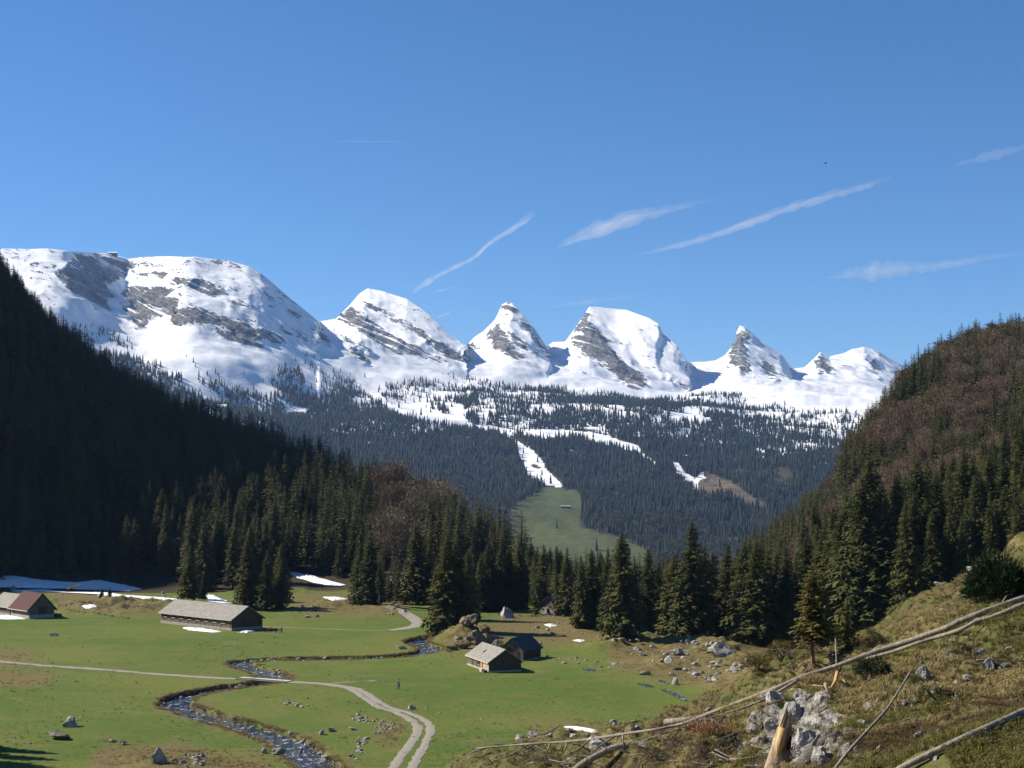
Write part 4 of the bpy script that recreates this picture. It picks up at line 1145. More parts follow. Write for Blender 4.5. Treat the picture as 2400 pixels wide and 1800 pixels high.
M['metal'] = NT('dull_metal').surf((.45, .45, .44), .4, metal=.8)

def house(name, label, px, py, phi, sg, L, W, eave, ridge, oh, roofm, wallm, gablem, base_h=.5, th=.16, ohg=None, basem=None):
    """local X along the eaves, local Y across; the empty stands at the near corner"""
    gx, gy = G(px, py)
    t = empty(name, (gx, gy, gz(gx, gy)), phi)
    y0, y1 = (0, W) if sg > 0 else (-W, 0)
    ym = (y0 + y1) / 2
    e = 0.0
    MB().box(-.04, L + .04, y0 - .04, y1 + .04, -1.2, base_h).build('foundation', basem or M['stone'], t)
    MB().box(.0, L, y0, y1, base_h + .002, eave).build('wall', wallm, t)
    for x in (0.0, L - .12):
        MB().prism([(x + (-.012 if x == 0 else .012), y0 + .01, base_h + .01), (x + (-.012 if x == 0 else .012), y1 - .01, base_h + .01), (x + (-.012 if x == 0 else .012), y1 - .01, eave), (x + (-.012 if x == 0 else .012), ym, ridge - .04), (x + (-.012 if x == 0 else .012), y0 + .01, eave)], (.12, 0, 0)).build('gable', gablem, t)
    sl = (ridge - eave) / (W / 2); og = oh if ohg is None else ohg
    sec = [(-og, y0 - oh, eave - oh * sl + .02), (-og, ym, ridge + .02), (-og, y1 + oh, eave - oh * sl + .02), (-og, y1 + oh, eave - oh * sl + .02 + th), (-og, ym, ridge + .02 + th * 1.15), (-og, y0 - oh, eave - oh * sl + .02 + th)]
    rf = MB()
    rf.prism([sec[0], sec[1], sec[4], sec[5]], (L + 2 * og, 0, 0)); rf.prism([sec[1], sec[2], sec[3], sec[4]], (L + 2 * og, 0, 0))
    roof = rf.build('roof', roofm, t)
    for y in (y0 - oh - .04, y1 + oh):
        MB().box(-og, L + og, y, y + .04, eave - oh * sl - .02, eave - oh * sl + .02 + th * .9).build('eave_board', M['pale'] if roofm is not M['slate'] else M['wood_dark'], roof)
    tag(t, label, 'building')
    t['front'] = 0
    del t['front']
    return t, y0, y1
# local X runs from the near corner along the eaves
ang = lambda x, y: math.atan2(y, x)
R = math.radians
# long barn
b, y0, y1 = house('long_barn', 'long low barn with grey shingle roof and pale stone base on the left meadow', 543, 1480, ang(-math.cos(R(46)), math.sin(R(46))), -1, 30.0, 8.3, 2.6, 5.2, .5, M['shingle'], M['wood'], M['wood_dark'], .65)
for k in range(8):
    x = 2.6 + k * 3.5
    w = MB().box(x, x + 1.5, y1 + .004, y1 + .06, 1.62, 2.12).build('window', M['dark'], b)
    MB().box(x - .05, x + 1.55, y1 + .004, y1 + .13, 1.48, 1.61).build('sill', M['pale'], w)
for k in range(9):
    MB().box(.5 + k * 3.5, .62 + k * 3.5, y1 + .004, y1 + .07, .66, 2.4).build('post', M['wood_dark'], b)
MB().box(-.05, -.017, y0 + 3.2, y0 + 5.2, .66, 2.6).build('door', M['wood_dark'], b)
# hut in the middle of the meadow
b, y0, y1 = house('meadow_hut', 'low hut with pale shingle roof and whitewashed corner in the middle of the meadow', 1146, 1577.5, ang(-math.sin(R(18)), math.cos(R(18))), -1, 13.4, 5.9, 1.75, 3.75, .3, M['shingle'], M['wood'], M['wood_dark'], .3)
MB().box(-.02, 3.4, y1 + .0, y1 + .05, .31, 1.7).build('white_wall', M['stone'], b)
MB().box(3.9, 4.8, y1 + .004, y1 + .07, .2, 1.6).build('door', M['orange'], b)
w = MB().box(5.6, 6.5, y1 + .004, y1 + .06, .8, 1.45).build('window', M['dark'], b); MB().box(5.5, 6.6, y1 + .01, y1 + .1, .72, .79).build('sill', M['pale'], w)
MB().box(6.9, 7.7, y1 + .004, y1 + .06, .35, 1.6).build('door', M['wood_dark'], b)
MB().box(9.3, 10.5, y1 + .004, y1 + .06, .35, 1.55).build('door', M['wood_dark'], b)
MB().box(1.2, 2.4, y1 + .4, y1 + 1.0, -.1, .55).build('bench', M['pale'], b)
MB().box(0, 0.9, y1 + .3, y1 + .9, -.1, .4).build('crate', M['wood_dark'], b)
ch = MB().tube([(6.2, y0 + 2.6, 3.2), (6.2, y0 + 2.6, 4.9)], [.12, .12], 8).tube([(6.2, y0 + 2.6, 4.92), (6.2, y0 + 2.6, 5.05)], [.22, .05], 8).build('chimney', M['metal'], b)
sl_ = (3.75 - 1.75) / 2.95
MB().prism([(7.0, y1 - 1.75, 1.75 + 1.75 * sl_ + .19), (7.6, y1 - 1.75, 1.75 + 1.75 * sl_ + .19), (7.6, y1 - 1.15, 1.75 + 1.15 * sl_ + .19), (7.0, y1 - 1.15, 1.75 + 1.15 * sl_ + .19)], (0, .03, .05)).build('skylight', M['dark'], b)
# dark-roofed hut behind it
b, y0, y1 = house('dark_roofed_hut', 'small weathered hut with dark slate roof and red shutter behind the meadow hut', 1226.5, 1548, ang(.46, .89), 1, 7.4, 4.7, 1.95, 3.95, .35, M['slate'], M['wood_dark'], M['wood'], .15)
w = MB().box(-.06, -.017, 2.6, 3.3, 1.75, 2.35).build('window', M['dark'], b); MB().box(-.09, -.062, 2.45, 3.2, 1.55, 2.15).build('shutter', M['redpaint'], w)
MB().box(-.06, -.017, .9, 1.9, .25, 1.75).build('door', M['wood_dark'], b)
MB().box(-.06, -.017, 1.5, 1.9, 2.5, 2.85).build('window', M['dark'], b)
# hut at the edge of the wood
b, y0, y1 = house('wood_edge_hut', 'grey stone hut with slate roof half hidden by spruces at the wood edge', 1308, 1441, ang(.62, .78), 1, 8.5, 6.6, 1.7, 4.3, .45, M['slate'], M['stone'], M['wood'], .2)
MB().box(-.07, -.02, .3, 6.3, .25, 1.65).build('stone_front', M['stone'], b)
MB().box(-.11, -.075, 2.6, 3.5, .3, 1.5).build('door', M['dark'], b)
MB().box(-.11, -.075, 4.4, 4.9, .9, 1.4).build('window', M['dark'], b)
MB().box(-.05, -.017, 2.8, 3.3, 2.7, 3.2).build('window', M['dark'], b)
# red barn and its grey wing
b, y0, y1 = house('red_roofed_barn', 'steep barn with dark red roof at the left edge of the meadow', 68.5, 1449.7, ang(-math.cos(R(50)), math.sin(R(50))), -1, 11.4, 6.4, 2.6, 6.0, .75, M['redroof'], M['wood'], M['wood'], .9, ohg=.4)
MB().box(.4, 9.5, y1 + .004, y1 + .05, 1.75, 2.35).build('opening', M['dark'], b)
MB().box(-.05, -.017, y0 + 2.0, y0 + 4.2, .92, 3.0).build('door', M['wood_dark'], b)
MB().box(-.045, -.017, y0 + 1.0, y0 + 5.4, 3.5, 3.6).build('beam', M['wood_dark'], b)
MB().box(.3, 3.0, y0 - 2.2, y0 - .6, -.3, .8).build('lean_to', M['wood_dark'], b)
gx, gy = G(68.5, 1449.7); u = Vector((-math.cos(R(50)), math.sin(R(50)), 0))
c2 = Vector((gx, gy, 0)) + u * 12.3
qx, qy = proj(c2.x, c2.y, 0)
b, y0, y1 = house('grey_wing', 'lower barn wing with light grey roof left of the red-roofed barn', float(qx), float(qy), ang(u.x, u.y), -1, 12.0, 6.2, 2.3, 5.0, .5, M['shingle'], M['wood'], M['wood'], .5, ohg=.02)
MB().box(.8, 1.8, y1 + .004, y1 + .06, 1.3, 1.75).build('window', M['pale'], b)
# plank bridge
A = Vector((*G(566, 1591.5), 0)); B = Vector((*G(672, 1599.5), 0))
t = empty('plank_bridge', (A.x, A.y, 0.02), ang(B.x - A.x, B.y - A.y)); LB = (B - A).length
MB().box(-.4, LB + .4, -1.15, 1.15, .10, .24).build('deck', M['pale'], t)
for s in (-1, 1): MB().box(-.3, LB + .3, s * .95 - .14, s * .95 + .14, -.28, .098).build('beam', M['wood_dark'], t)
for s in (-1, 1): MB().box(-.4, LB + .4, s * 1.08 - .06, s * 1.08 + .06, .242, .36).build('curb', M['wood'], t)
tag(t, 'low plank bridge carrying the gravel lane over the stream', 'bridge')
# trough, fence
gx, gy = G(127, 1490); t = empty('water_trough', (gx, gy, gz(gx, gy)), R(-12))
MB().box(-.85, .85, -.35, .35, .12, .62).build('tub', M['pale'], t)
MB().box(-.75, .75, -.27, .27, .622, .63).build('water', M['water'], t)
for x in (-.6, .6): MB().box(x - .12, x + .12, -.32, .32, -.05, .118).build('foot', M['stone'], t)
tag(t, 'pale water trough standing alone on the left meadow', 'trough')
gx, gy = G(622, 1482); t = empty('paddock_fence', (gx, gy, gz(gx, gy)), R(-14))
for k in range(4): MB().box(k * 1.3 - .07, k * 1.3 + .07, -.07, .07, -.3, 1.25 if k in (1, 3) else 1.0).build('post', M['wood_dark'], t)
for z in (.35, .75): MB().box(-.2, 4.1, .072, .11, z, z + .16).build('rail', M['wood_dark'], t)
tag(t, 'short dark wooden fence at the right end of the long barn', 'fence')
# drinking troughs / plank by the brook
gx, gy = G(1683, 1645); t = MB().box(-1.1, 1.1, -.3, .3, -.1, .28).build('pale_plank', M['pale'], loc=(gx, gy, gz(gx, gy) + .05), rot=(0, 0, R(-20)))
tag(t, 'pale thick plank lying on the grass beyond the fallen trunk', 'plank')
# old snow lying about
_E = np.arange(150, 700, 1.5)
def GT(px, py):
    x, y, dz = ray(px, py)
    k = np.nonzero(ground_z(x / y * _E, _E, False) > H + dz / y * _E)[0]
    d = float(_E[k[0]]) if len(k) else G(px, py)[1]
    return float(x / y * d), d
def snow_patch(pts, h, label, group=None):
    w = np.array([GT(a, b_) for a, b_ in pts]); w = resample(np.concatenate([w, w[:1]]), max(.35, np.linalg.norm(np.ptp(w, axis=0)) / 60))
    w = w + RNG.normal(0, .12, w.shape)
    c = w.mean(0); V = [np.array([[c[0], c[1]]])]
    rr = (.25, .5, .72, .88, 1.0); n_ = len(w)
    P2 = np.concatenate([c + (w - c) * r_ for r_ in rr])
    hz_ = np.concatenate([np.full(n_, h * (1 - r_ ** 4) - (.06 if r_ == 1 else 0)) for r_ in rr])
    P2 = np.concatenate([[c], P2]); hz_ = np.concatenate([[h], hz_])
    z = ground_z(P2[:, 0], P2[:, 1]) + hz_ * (1 + .3 * fbm(P2[:, 0] / 2., P2[:, 1] / 2., 7, 2)) + .03
    F_ = [(0, 1 + i, 1 + (i + 1) % n_) for i in range(n_)]
    for k in range(4):
        for i in range(n_):
            a_, b2 = 1 + k * n_ + i, 1 + k * n_ + (i + 1) % n_
            F_ += [(a_, a_ + n_, b2 + n_), (a_, b2 + n_, b2)]
    o = obj('snow_patch', mesh_np('snow_patch', np.column_stack([P2, z]), np.array(F_), M['snow'], True))
    return tag(o, label, 'snow', group)
snow_patch([(-60, 1352), (40, 1350), (100, 1360), (190, 1366), (235, 1362), (300, 1371), (338, 1380), (300, 1386), (230, 1383), (150, 1381), (60, 1380), (-60, 1376)], .5, 'long shaded snow strip at the foot of the left mountainside')
snow_patch([(20, 1383), (100, 1381), (200, 1388), (300, 1396), (418, 1403), (400, 1406), (300, 1402), (230, 1396), (120, 1386), (30, 1386)], .3, 'sunlit lower edge of the snow strip behind the red-roofed barn')
snow_patch([(470, 1392), (500, 1396), (545, 1414), (510, 1414), (480, 1406)], .4, 'broken snow patch behind the ridge of the long barn')
snow_patch([(674, 1340), (720, 1348), (770, 1362), (813, 1373), (780, 1376), (735, 1368), (680, 1352)], .4, 'shaded snow tongue below the slim lone spruce')
snow_patch([(911, 1349), (935, 1350), (958, 1372), (950, 1386), (925, 1382)], .4, 'steep snow patch between the twin spruces and the tall narrow one')
snow_patch([(755, 1400), (790, 1399), (815, 1404), (780, 1408)], .25, 'small snow streak in the shadow left of the twin spruces')
snow_patch([(1276, 1465), (1290, 1462), (1308, 1467), (1290, 1470)], .2, 'thin white snow patch below the wood edge hut')
snow_patch([(1341, 1501), (1360, 1499), (1376, 1503), (1358, 1506)], .2, 'thin white snow patch right of the dark-roofed hut')
snow_patch([(1321, 1705), (1350, 1706), (1404, 1717), (1398, 1722), (1350, 1713)], .25, 'narrow white snow streak behind the fallen trunk')
snow_patch([(188, 1421), (215, 1421), (228, 1427), (200, 1428)], .2, 'small white snow patch on the brown knoll behind the red barn')
snow_patch([(556, 1484), (575, 1481), (600, 1482), (580, 1485)], .25, 'last snow heap at the gable foot of the long barn')
snow_patch([(-40, 1443), (10, 1444), (40, 1447), (62, 1452), (20, 1452), (-40, 1449)], .5, 'snow bank along the front wall of the red-roofed barn')
snow_patch([(425, 1472), (470, 1475), (520, 1482), (500, 1484), (440, 1478)], .35, 'thin snow bank along the long front wall of the grey-roofed barn')
# ------------------------------------------------------------------ stones
def rock_mesh(seed, sub, mat, sx=1, sy=1, sz=.75, rough=.16):
    q = np.random.default_rng(seed)
    bm = bmesh.new(); bmesh.ops.create_icosphere(bm, subdivisions=sub, radius=.5)
    co = np.array([v.co[:] for v in bm.verts])
    for k in range(16):
        nrm = q.normal(0, 1, 3); nrm /= np.linalg.norm(nrm); d = q.uniform(.22, .40)
        ex = co @ nrm - d
        co = co - np.outer(np.clip(ex, 0, None), nrm) * .95
    co *= 1 + rough * q.normal(0, .35, (len(co), 1))
    co *= np.array([sx, sy, sz]) * 1.25
    for v, c in zip(bm.verts, co): v.co = c
    m = bpy.data.meshes.new('rock'); bm.to_mesh(m); bm.free(); m.materials.append(mat)
    return m
RK = [rock_mesh(600 + i, 2, M['rock'], q_[0], q_[1], q_[2]) for i, q_ in enumerate(((1, .8, .7), (1.2, .8, .55), (.8, .9, .9), (1.1, 1, .6), (.9, .7, 1.0), (1.3, .9, .5), (1, 1, .8), (.85, 1.1, .65)))]
RKM = [rock_mesh(640 + i, 3, M['rock_moss'], 1, .85, q_, .17) for i, q_ in enumerate((.7, .85, .6, 1.0))]
RKB = [rock_mesh(660 + i, 3, M['rock'], 1, .85, q_, .17) for i, q_ in enumerate((.7, .9, .55, 1.1))]
def stone(x, y, z, size, label, group=None, model=None, sz=1.0, name='boulder', rz=None, cat='rock'):
    m = model or RK[random.randrange(len(RK))]
    o = obj(name, m, None, (x, y, z + size * .16), (random.uniform(-.25, .25), random.uniform(-.25, .25), random.uniform(0, 6.28) if rz is None else rz), (size * random.uniform(.85, 1.15), size * random.uniform(.85, 1.15), size * sz))
    return tag(o, label, cat, group)
LOOSE = []                                           # stones waiting to be ranked: the largest become objects
def px_stone(px, py, wpx, label, group=None, model=None, sz=1.0, name='boulder'):
    gx, gy = G(px, py); s = wpx * gy / F
    for _ in range(2):                                 # follow mounds
        z = gz(gx, gy); gx, gy = G(px, py, z)
    if name == 'stone': LOOSE.append((wpx, gx, gy, z, s, label, group, model, sz))
    else: return stone(gx, gy, z, s, label, group, model, sz, name)
for a in ((164, 1703, 34, 'blocky grey boulder on the lower left meadow, upper of two', None, RKB[1], 1.0), (134, 1732, 58, 'low flat brown-topped boulder on the lower left meadow', None, RKM[2], .7),
          (372, 1786, 46, 'large pale boulder at the bottom edge beside the rubble, left of the stream', None, RKB[3], 1.1), (649, 1768, 38, 'large dark boulder standing at the left edge of the lower stream', None, RKB[0], .9),
          (620, 1765, 18, 'smaller boulder just left of the large one at the lower stream', None, RKB[1], .9), (260, 1739, 17, 'small dark stone above the brown patch on the lower left meadow', None, None, .8), (285, 1745, 24, 'dark stone at the edge of the brown patch, lower left', None, RKM[0], .7),
          (965, 1663, 19, 'single bright boulder beside the bend of the wheel tracks', None, RKB[3], .9), (777, 1714, 23, 'grey boulder between the stream and the rubble bank', None, RKB[0], .8), (752, 1722, 16, 'dark boulder left of the grey one between stream and rubble bank', None, RKB[1], .9),
          (826, 1711, 22, 'flat pale slab below the rubble bank', None, RKB[2], .35), (1189, 1448, 32, 'pointed grey rock standing alone in the field before the wood', None, RKB[3], 1.25), (1694, 1542, 60, 'big split grey and black boulder at the right of the rubble field', None, RKB[1], .8),
          (1761, 1558, 44, 'big whitish boulder right of the split one', None, RKB[0], .75), (1590, 1535, 34, 'white fractured boulder in the middle of the rubble field', None, RKB[2], .9), (1581, 1604, 19, 'small cone-shaped stone by the brook', None, RKB[3], 1.6),
          (1575, 1583, 17, 'mossy stone behind the cone-shaped stone by the brook', None, RKM[3], 1.0), (1515, 1581, 26, 'brown mossy boulder left of the brook pools', None, RKM[0], .8), (942, 1521, 22, 'mossy heap of stone inside the stream bend', None, RKM[2], .8),
          (1531, 1522, 20, 'upright tan rock on the crest of the rubble field', None, RKM[3], 1.3), (170, 1380, 26, 'black boulder lying in the shaded snow strip', None, RKM[2], .6), (30, 1382, 20, 'dark boulder at the left end of the snow strip', None, RKM[0], .7)):
    px_stone(*a)
def field(n_, box, s0, s1, label, group, seed, fn=None, name='stone'):
    q = random.Random(seed); k = 0; tries = 0
    while k < n_ and tries < n_ * 8:
        tries += 1
        px, py = q.uniform(box[0], box[2]), q.uniform(box[1], box[3])
        if fn and not fn(px, py, q): continue
        s = s0 + (s1 - s0) * q.random() ** 2.2
        px_stone(px, py, s, label, group, RKM[q.randrange(4)] if q.random() < .25 and s > 9 else None, q.uniform(.7, 1.1), name); k += 1
vn = lambda px, py, s, sc: float(vnoise(np.array([px / sc]), np.array([py / sc * 2]), s)[0])
field(300, (1425, 1480, 1800, 1606), 5, 22, 'grey limestone rubble stone in the rubble field right of the huts', 'rubble stones right of the huts', 1, lambda x, y, q: y < 1500 + (x - 1380) * .35 and vn(x, y, 3, 46) > .5)
field(36, (1170, 1538, 1460, 1574), 4, 11, 'small stone in the line of rubble right of the dark-roofed hut', 'stones right of the dark-roofed hut', 2, lambda x, y, q: abs(y - (1538 + (x - 1250) * .14)) < 9)
field(46, (822, 1676, 928, 1712), 6, 12, 'white stone in the rubble bank left of the wheel tracks', 'rubble bank stones', 3, lambda x, y, q: abs(y - (1680 + (x - 822) * .22)) < 8)
field(16, (875, 1702, 905, 1722), 5, 10, 'white stone at the lower end of the rubble bank by the tracks', 'rubble bank lower end', 13)
field(30, (818, 1728, 862, 1782), 6, 14, 'stone in the upright rubble heap right of the lower stream', 'rubble heap stones', 4, lambda x, y, q: abs(x - (852 - (y - 1728) * .5)) < 12)
field(16, (665, 1644, 732, 1662), 6, 11, 'stone of the short rubble row inside the stream bend', 'rubble row stones', 5, lambda x, y, q: abs(y - (1647 + (x - 665) * .17)) < 5)
field(34, (400, 1768, 490, 1800), 6, 18, 'stone in the rubble heap at the bottom edge left of the stream', 'rubble at the bottom edge', 6)
field(22, (700, 1735, 790, 1800), 7, 19, 'stone on the right bank of the lower stream', 'stones on the lower right bank', 7, lambda x, y, q: abs(x - (712 + (y - 1735) * .85)) < 20)
field(30, (120, 1390, 420, 1440), 4, 11, 'dark stone on the brown knoll behind the barns', 'stones on the brown knoll', 8)
field(34, (690, 1415, 960, 1450), 4, 13, 'stone at the foot of the twin spruces', 'stones under the twin spruces', 9, lambda x, y, q: vn(x, y, 5, 40) > .45)
field(26, (1240, 1440, 1420, 1512), 4, 13, 'stone scattered on the yellow grass below the wood edge', 'stones below the wood edge', 10, lambda x, y, q: vn(x, y, 6, 40) > .42)
field(26, (1000, 1640, 1350, 1740), 3, 7, 'tiny stone dotted over the open meadow right of the tracks', 'stones dotted on the meadow', 11)
field(22, (60, 1620, 420, 1790), 3, 8, 'tiny stone dotted over the lower left meadow', 'stones dotted on the left meadow', 12)
# stones along the stream
sl2 = resample(stream, 1.0); tg = np.gradient(sl2, axis=0); tg /= np.linalg.norm(tg, axis=1, keepdims=True)
q = random.Random(44)
for k in range(190):
    i = q.randrange(len(sl2)); s = q.choice((-1, 1)); off = (2.15 + q.uniform(-.5, .45)) * s
    x, y = sl2[i, 0] - tg[i, 1] * off, sl2[i, 1] + tg[i, 0] * off
    d = float(dist_line(np.array([x]), np.array([y]), stream)[0])
    if d < 1.5: continue
    sz_ = q.uniform(.3, .95); LOOSE.append((sz_ * F / y, x, y, max(gz(x, y), WATER_Z) - .1, sz_, 'grey stone wedged along the edge of the stream', 'stones along the stream edge', None, 1.0))
for k in range(18):
    i = q.randrange(len(sl2)); off = q.uniform(-1.3, 1.3)
    sz_ = q.uniform(.3, .7); LOOSE.append((sz_ * F / sl2[i, 1], sl2[i, 0] - tg[i, 1] * off, sl2[i, 1] + tg[i, 0] * off, WATER_Z - .12, sz_, 'wet stone breaking the surface of the stream', 'stones in the stream', None, 1.0))
LOOSE.sort(key=lambda a: -a[0])
for a in LOOSE[:285]: stone(*a[1:7], a[7], a[8], 'stone')
mb = MB(); q = random.Random(2)
for a in LOOSE[285:]:
    m = RK[q.randrange(8)]; rt = Matrix.Rotation(q.uniform(0, 6), 3, 'Z')
    mb.add([rt @ Vector(v.co) * a[4] + Vector((a[1], a[2], a[3] + a[4] * .16)) for v in m.vertices], [tuple(p.vertices) for p in m.polygons])
tag(mb.build('loose_stones', M['rock']), 'small loose stones strewn over the meadow and stream banks', 'stones', kind='stuff')
# low dry-stone walls in the back
def stone_wall(pts, label, n_, seed, hgt=.6):
    q = random.Random(seed); ln = pxline(pts, .5); mb = MB()
    for k in range(n_):
        i = q.randrange(len(ln)); x, y = ln[i] + np.array([q.uniform(-.35, .35), q.uniform(-.35, .35)]); z = gz(x, y) + q.uniform(0, hgt) * .7; s = q.uniform(.22, .5)
        m = RK[q.randrange(8)]
        vs_ = [Matrix.Rotation(q.uniform(0, 6), 3, 'Z') @ Vector(v.co) * s for v in m.vertices]
        mb.add([v + Vector((x, y, z)) for v in vs_], [tuple(p.vertices) for p in m.polygons])
    c0 = (float(ln[0][0]), float(ln[0][1]), gz(*ln[0])); t = empty('stone_wall', c0); mb.v = [(a - c0[0], b - c0[1], c - c0[2]) for a, b, c in mb.v]; c = mb.build('stones', M['rock'], t); c['kind'] = 'stuff'
    tag(t, label, 'wall')
stone_wall([(155, 1437), (200, 1440), (240, 1444), (303, 1452)], 'low tumbled stone wall on the grass right of the red-roofed barn', 60, 3, .4)
stone_wall([(135, 1430), (220, 1431), (300, 1434), (370, 1436)], 'dark stone wall along the foot of the brown knoll', 90, 4, .6)
stone_wall([(1170, 1441), (1230, 1444), (1300, 1444)], 'low mossy stone wall before the wood edge hut', 70, 5, .6)

# rock outcrop behind the huts
M['rock_earth'] = mat_rock('earthy_rock', (.16, .12, .075), (.30, .245, .165), .95)
RKE = [rock_mesh(680 + i, 3, M['rock_earth'], 1, .9, q_, .2) for i, q_ in enumerate((.7, .85, .6, .9))]
t = empty('rock_outcrop', (*G(1110, 1512), 0.0))
ox, oy = t.location.x, t.location.y
q = random.Random(9)
for px, py, w, h, mdl in ((1085, 1512, 55, .85, 0), (1120, 1502, 70, .95, 1), (1060, 1516, 34, .8, 2), (1150, 1500, 50, .8, 3), (1100, 1488, 60, 1.1, 0), (1075, 1500, 40, .9, 3), (1165, 1506, 38, .7, 1), (1135, 1490, 50, .9, 2), (1050, 1520, 24, .7, 0), (1180, 1508, 28, .6, 2)):
    gx, gy = G(px, py + 8); s = w * gy / F * .74
    obj('rock_block', RKE[mdl], t, (gx - ox, gy - oy, gz(gx, gy) + s * .22), (q.uniform(-.3, .3), q.uniform(-.3, .3), q.uniform(0, 6)), (s, s, s * h))
tag(t, 'brown overgrown rock outcrop under the front spruces behind the meadow hut', 'rock')

# ------------------------------------------------------------------ rocks of the near hillside
def hill_rock(px, py, wpx, label, group=None, model=None, sz=1.0, sink=.1):
    p = on_hill(px, py, 0, True); s = wpx * p.y / F
    o = obj('hill_rock', model or random.choice(RKB + RKM), None, (p.x, p.y, p.z + s * (.2 - sink)), (random.uniform(-.4, .4), random.uniform(-.4, .4), random.uniform(0, 6.28)), (s, s * .9, s * sz))
    return tag(o, label, 'rock', group)
for a in ((1402, 1752, 62, 'large pale slab of rock under the broken log at the bottom', None, RKB[2], .9), (2292, 1534, 38, 'rounded white rock high on the right hillside', None, RKB[0], .9), (2228, 1540, 22, 'small white rock left of the rounded one on the right hillside', None, RKB[1], 1.0),
          (2168, 1588, 34, 'upright square grey rock on the right hillside', None, RKB[1], 1.3), (2318, 1568, 46, 'white rock with a black hollow near the right edge', None, RKB[3], 1.1), (2270, 1596, 40, 'low split pale rock on the right hillside', None, RKB[2], .7), (2132, 1625, 34, 'pale rock at the lower edge of a shadowed hollow', None, RKB[0], .8),
          (2240, 1648, 26, 'pointed pale rock in the middle of the right hillside', None, RKB[3], 1.2), (2275, 1328, 24, 'white rock on the skyline of the hillock', None, RKB[2], .8), (2200, 1372, 34, 'pale slab on the slope of the hillock', None, RKB[2], .4), (2308, 1314, 30, 'flat white slab near the top of the hillock', None, RKB[2], .4),
          (2385, 1738, 20, 'white stone at the right edge below the lower log', None, RKB[0], 1.0), (2370, 1748, 15, 'upright white stone below the lower log', None, RKB[3], 1.3), (2330, 1748, 14, 'small white stone left of the two below the lower log', None, RKB[1], .8),
          (1345, 1728, 30, 'grey rock where the fallen trunk meets the meadow', None, RKB[0], .8), (1670, 1660, 26, 'pale rock behind the middle of the fallen trunk', None, RKB[0], .7)):
    hill_rock(*a)
q = random.Random(77)
for px, py, w, m_, sz in ((1790, 1640, 44, 1, 1.3), (1775, 1690, 50, 3, 1.5), (1782, 1745, 54, 1, 1.2), (1830, 1640, 56, 0, 1.0), (1880, 1632, 60, 2, 1.0), (1930, 1640, 50, 1, .9), (1860, 1690, 64, 3, 1.1), (1915, 1690, 60, 0, 1.1), (1970, 1690, 54, 1, .9), (1890, 1735, 66, 1, 1.0), (1950, 1735, 56, 3, .9), (2000, 1720, 44, 0, .9), (1840, 1770, 50, 2, 1.0), (1920, 1775, 60, 0, .9), (1985, 1765, 46, 1, 1.0), (2030, 1690, 44, 2, .9), (2040, 1655, 36, 1, .9), (1810, 1700, 44, 0, 1.3), (1850, 1715, 40, 1, 1.0), (1940, 1665, 40, 2, 1.0)):
    hill_rock(px + q.uniform(-6, 6), py + q.uniform(-6, 6), w * 1.15, 'jagged grey block of the small cliff behind the broken stump', 'blocks of the small cliff', q.choice(RKB if q.random() < .75 else RKM), sz, .25)
for k in range(70):
    px = q.uniform(1200, 1790); py = q.uniform(1690 - (px - 1200) * .06, 1800)
    if py < 1660: continue
    hill_rock(px, py, 6 + 26 * q.random() ** 2.2, 'pale stone in the debris slope at the bottom centre', 'debris slope stones', q.choice(RK + RKB), q.uniform(.6, 1.1))
for k in range(110):
    px = q.uniform(1980, 2400); py = q.uniform(1440, 1800)
    if py < 1800 - (px - 1600) * .62: continue
    hill_rock(px, py, 7 + 26 * q.random() ** 2.3, 'small pale stone in the grass of the right hillside', 'stones in the hillside grass', q.choice(RK + RKB), q.uniform(.6, 1.1))

# ------------------------------------------------------------------ dead wood
M['log'] = mat_bark('weathered_log', (.15, .125, .095), (.30, .26, .205))
M['log_dark'] = mat_bark('dark_log', (.075, .065, .055), (.17, .15, .13))
n = NT('fresh_split_wood'); _p = n.objco(); _v = n.noise(n.stretch(_p, (14, 14, 1.5)), 1.6, 4, .7)
M['split'] = n.surf(n.mix(n.step(.3, .7, _v), (.42, .24, .085), (.62, .42, .19)), .8, n.bump(_v, .8, .03), .15)
n = NT('peeling_stump_bark'); _p = n.objco(); _v = n.noise(n.stretch(_p, (3, 3, 1.2)), 1.8, 5, .7)
M['stump'] = n.surf(n.mix(n.step(.38, .62, _v), (.20, .12, .062), (.40, .33, .235)), .9, n.bump(_v, .8, .05), .1)
def log_path(pts, lift=.25):
    if len(pts) > 4: pts = [tuple(v) for v in smooth_line(pts, 3)]
    d = np.array([on_hill(px, py + 2, lift).y for px, py in pts]); w_ = 4 if len(d) > 12 else 1
    e = np.pad(d, w_, mode='edge')                     # a stem is stiff: it rides on the bumps
    d = np.array([e[i:i + 2 * w_ + 1].min() for i in range(len(d))]); e = np.pad(d, w_, mode='edge')
    ds = np.array([e[i:i + 2 * w_ + 1].mean() for i in range(len(d))])
    ds = np.minimum(ds, d + .3)
    return [Vector([float(v) for v in P(px, py, dd)]) for (px, py), dd in zip(pts, ds)]
def widths(path, px0, px1, p=1.0): return [(px0 + (px1 - px0) * (i / (len(path) - 1)) ** p) / 2 * v.y / F for i, v in enumerate(path)]
t = empty('fallen_trunk', on_hill(2000, 1548))
def rel(path, t): return [v - Vector(t.location) for v in path]
up_ = log_path([(2450, 1392), (2400, 1402), (2323, 1428), (2260, 1452), (2215, 1472), (2142, 1498), (2070, 1522), (2016, 1540), (1962, 1560), (1871, 1590), (1799, 1621), (1752, 1638), (1705, 1656), (1654, 1675), (1600, 1696), (1540, 1709), (1468, 1719), (1381, 1733), (1319, 1739), (1254, 1743), (1200, 1747), (1117, 1754)])
MB().tube(rel(up_, t), widths(up_, 16, 4, .8), 9, .15).build('trunk', M['log'], t, True)
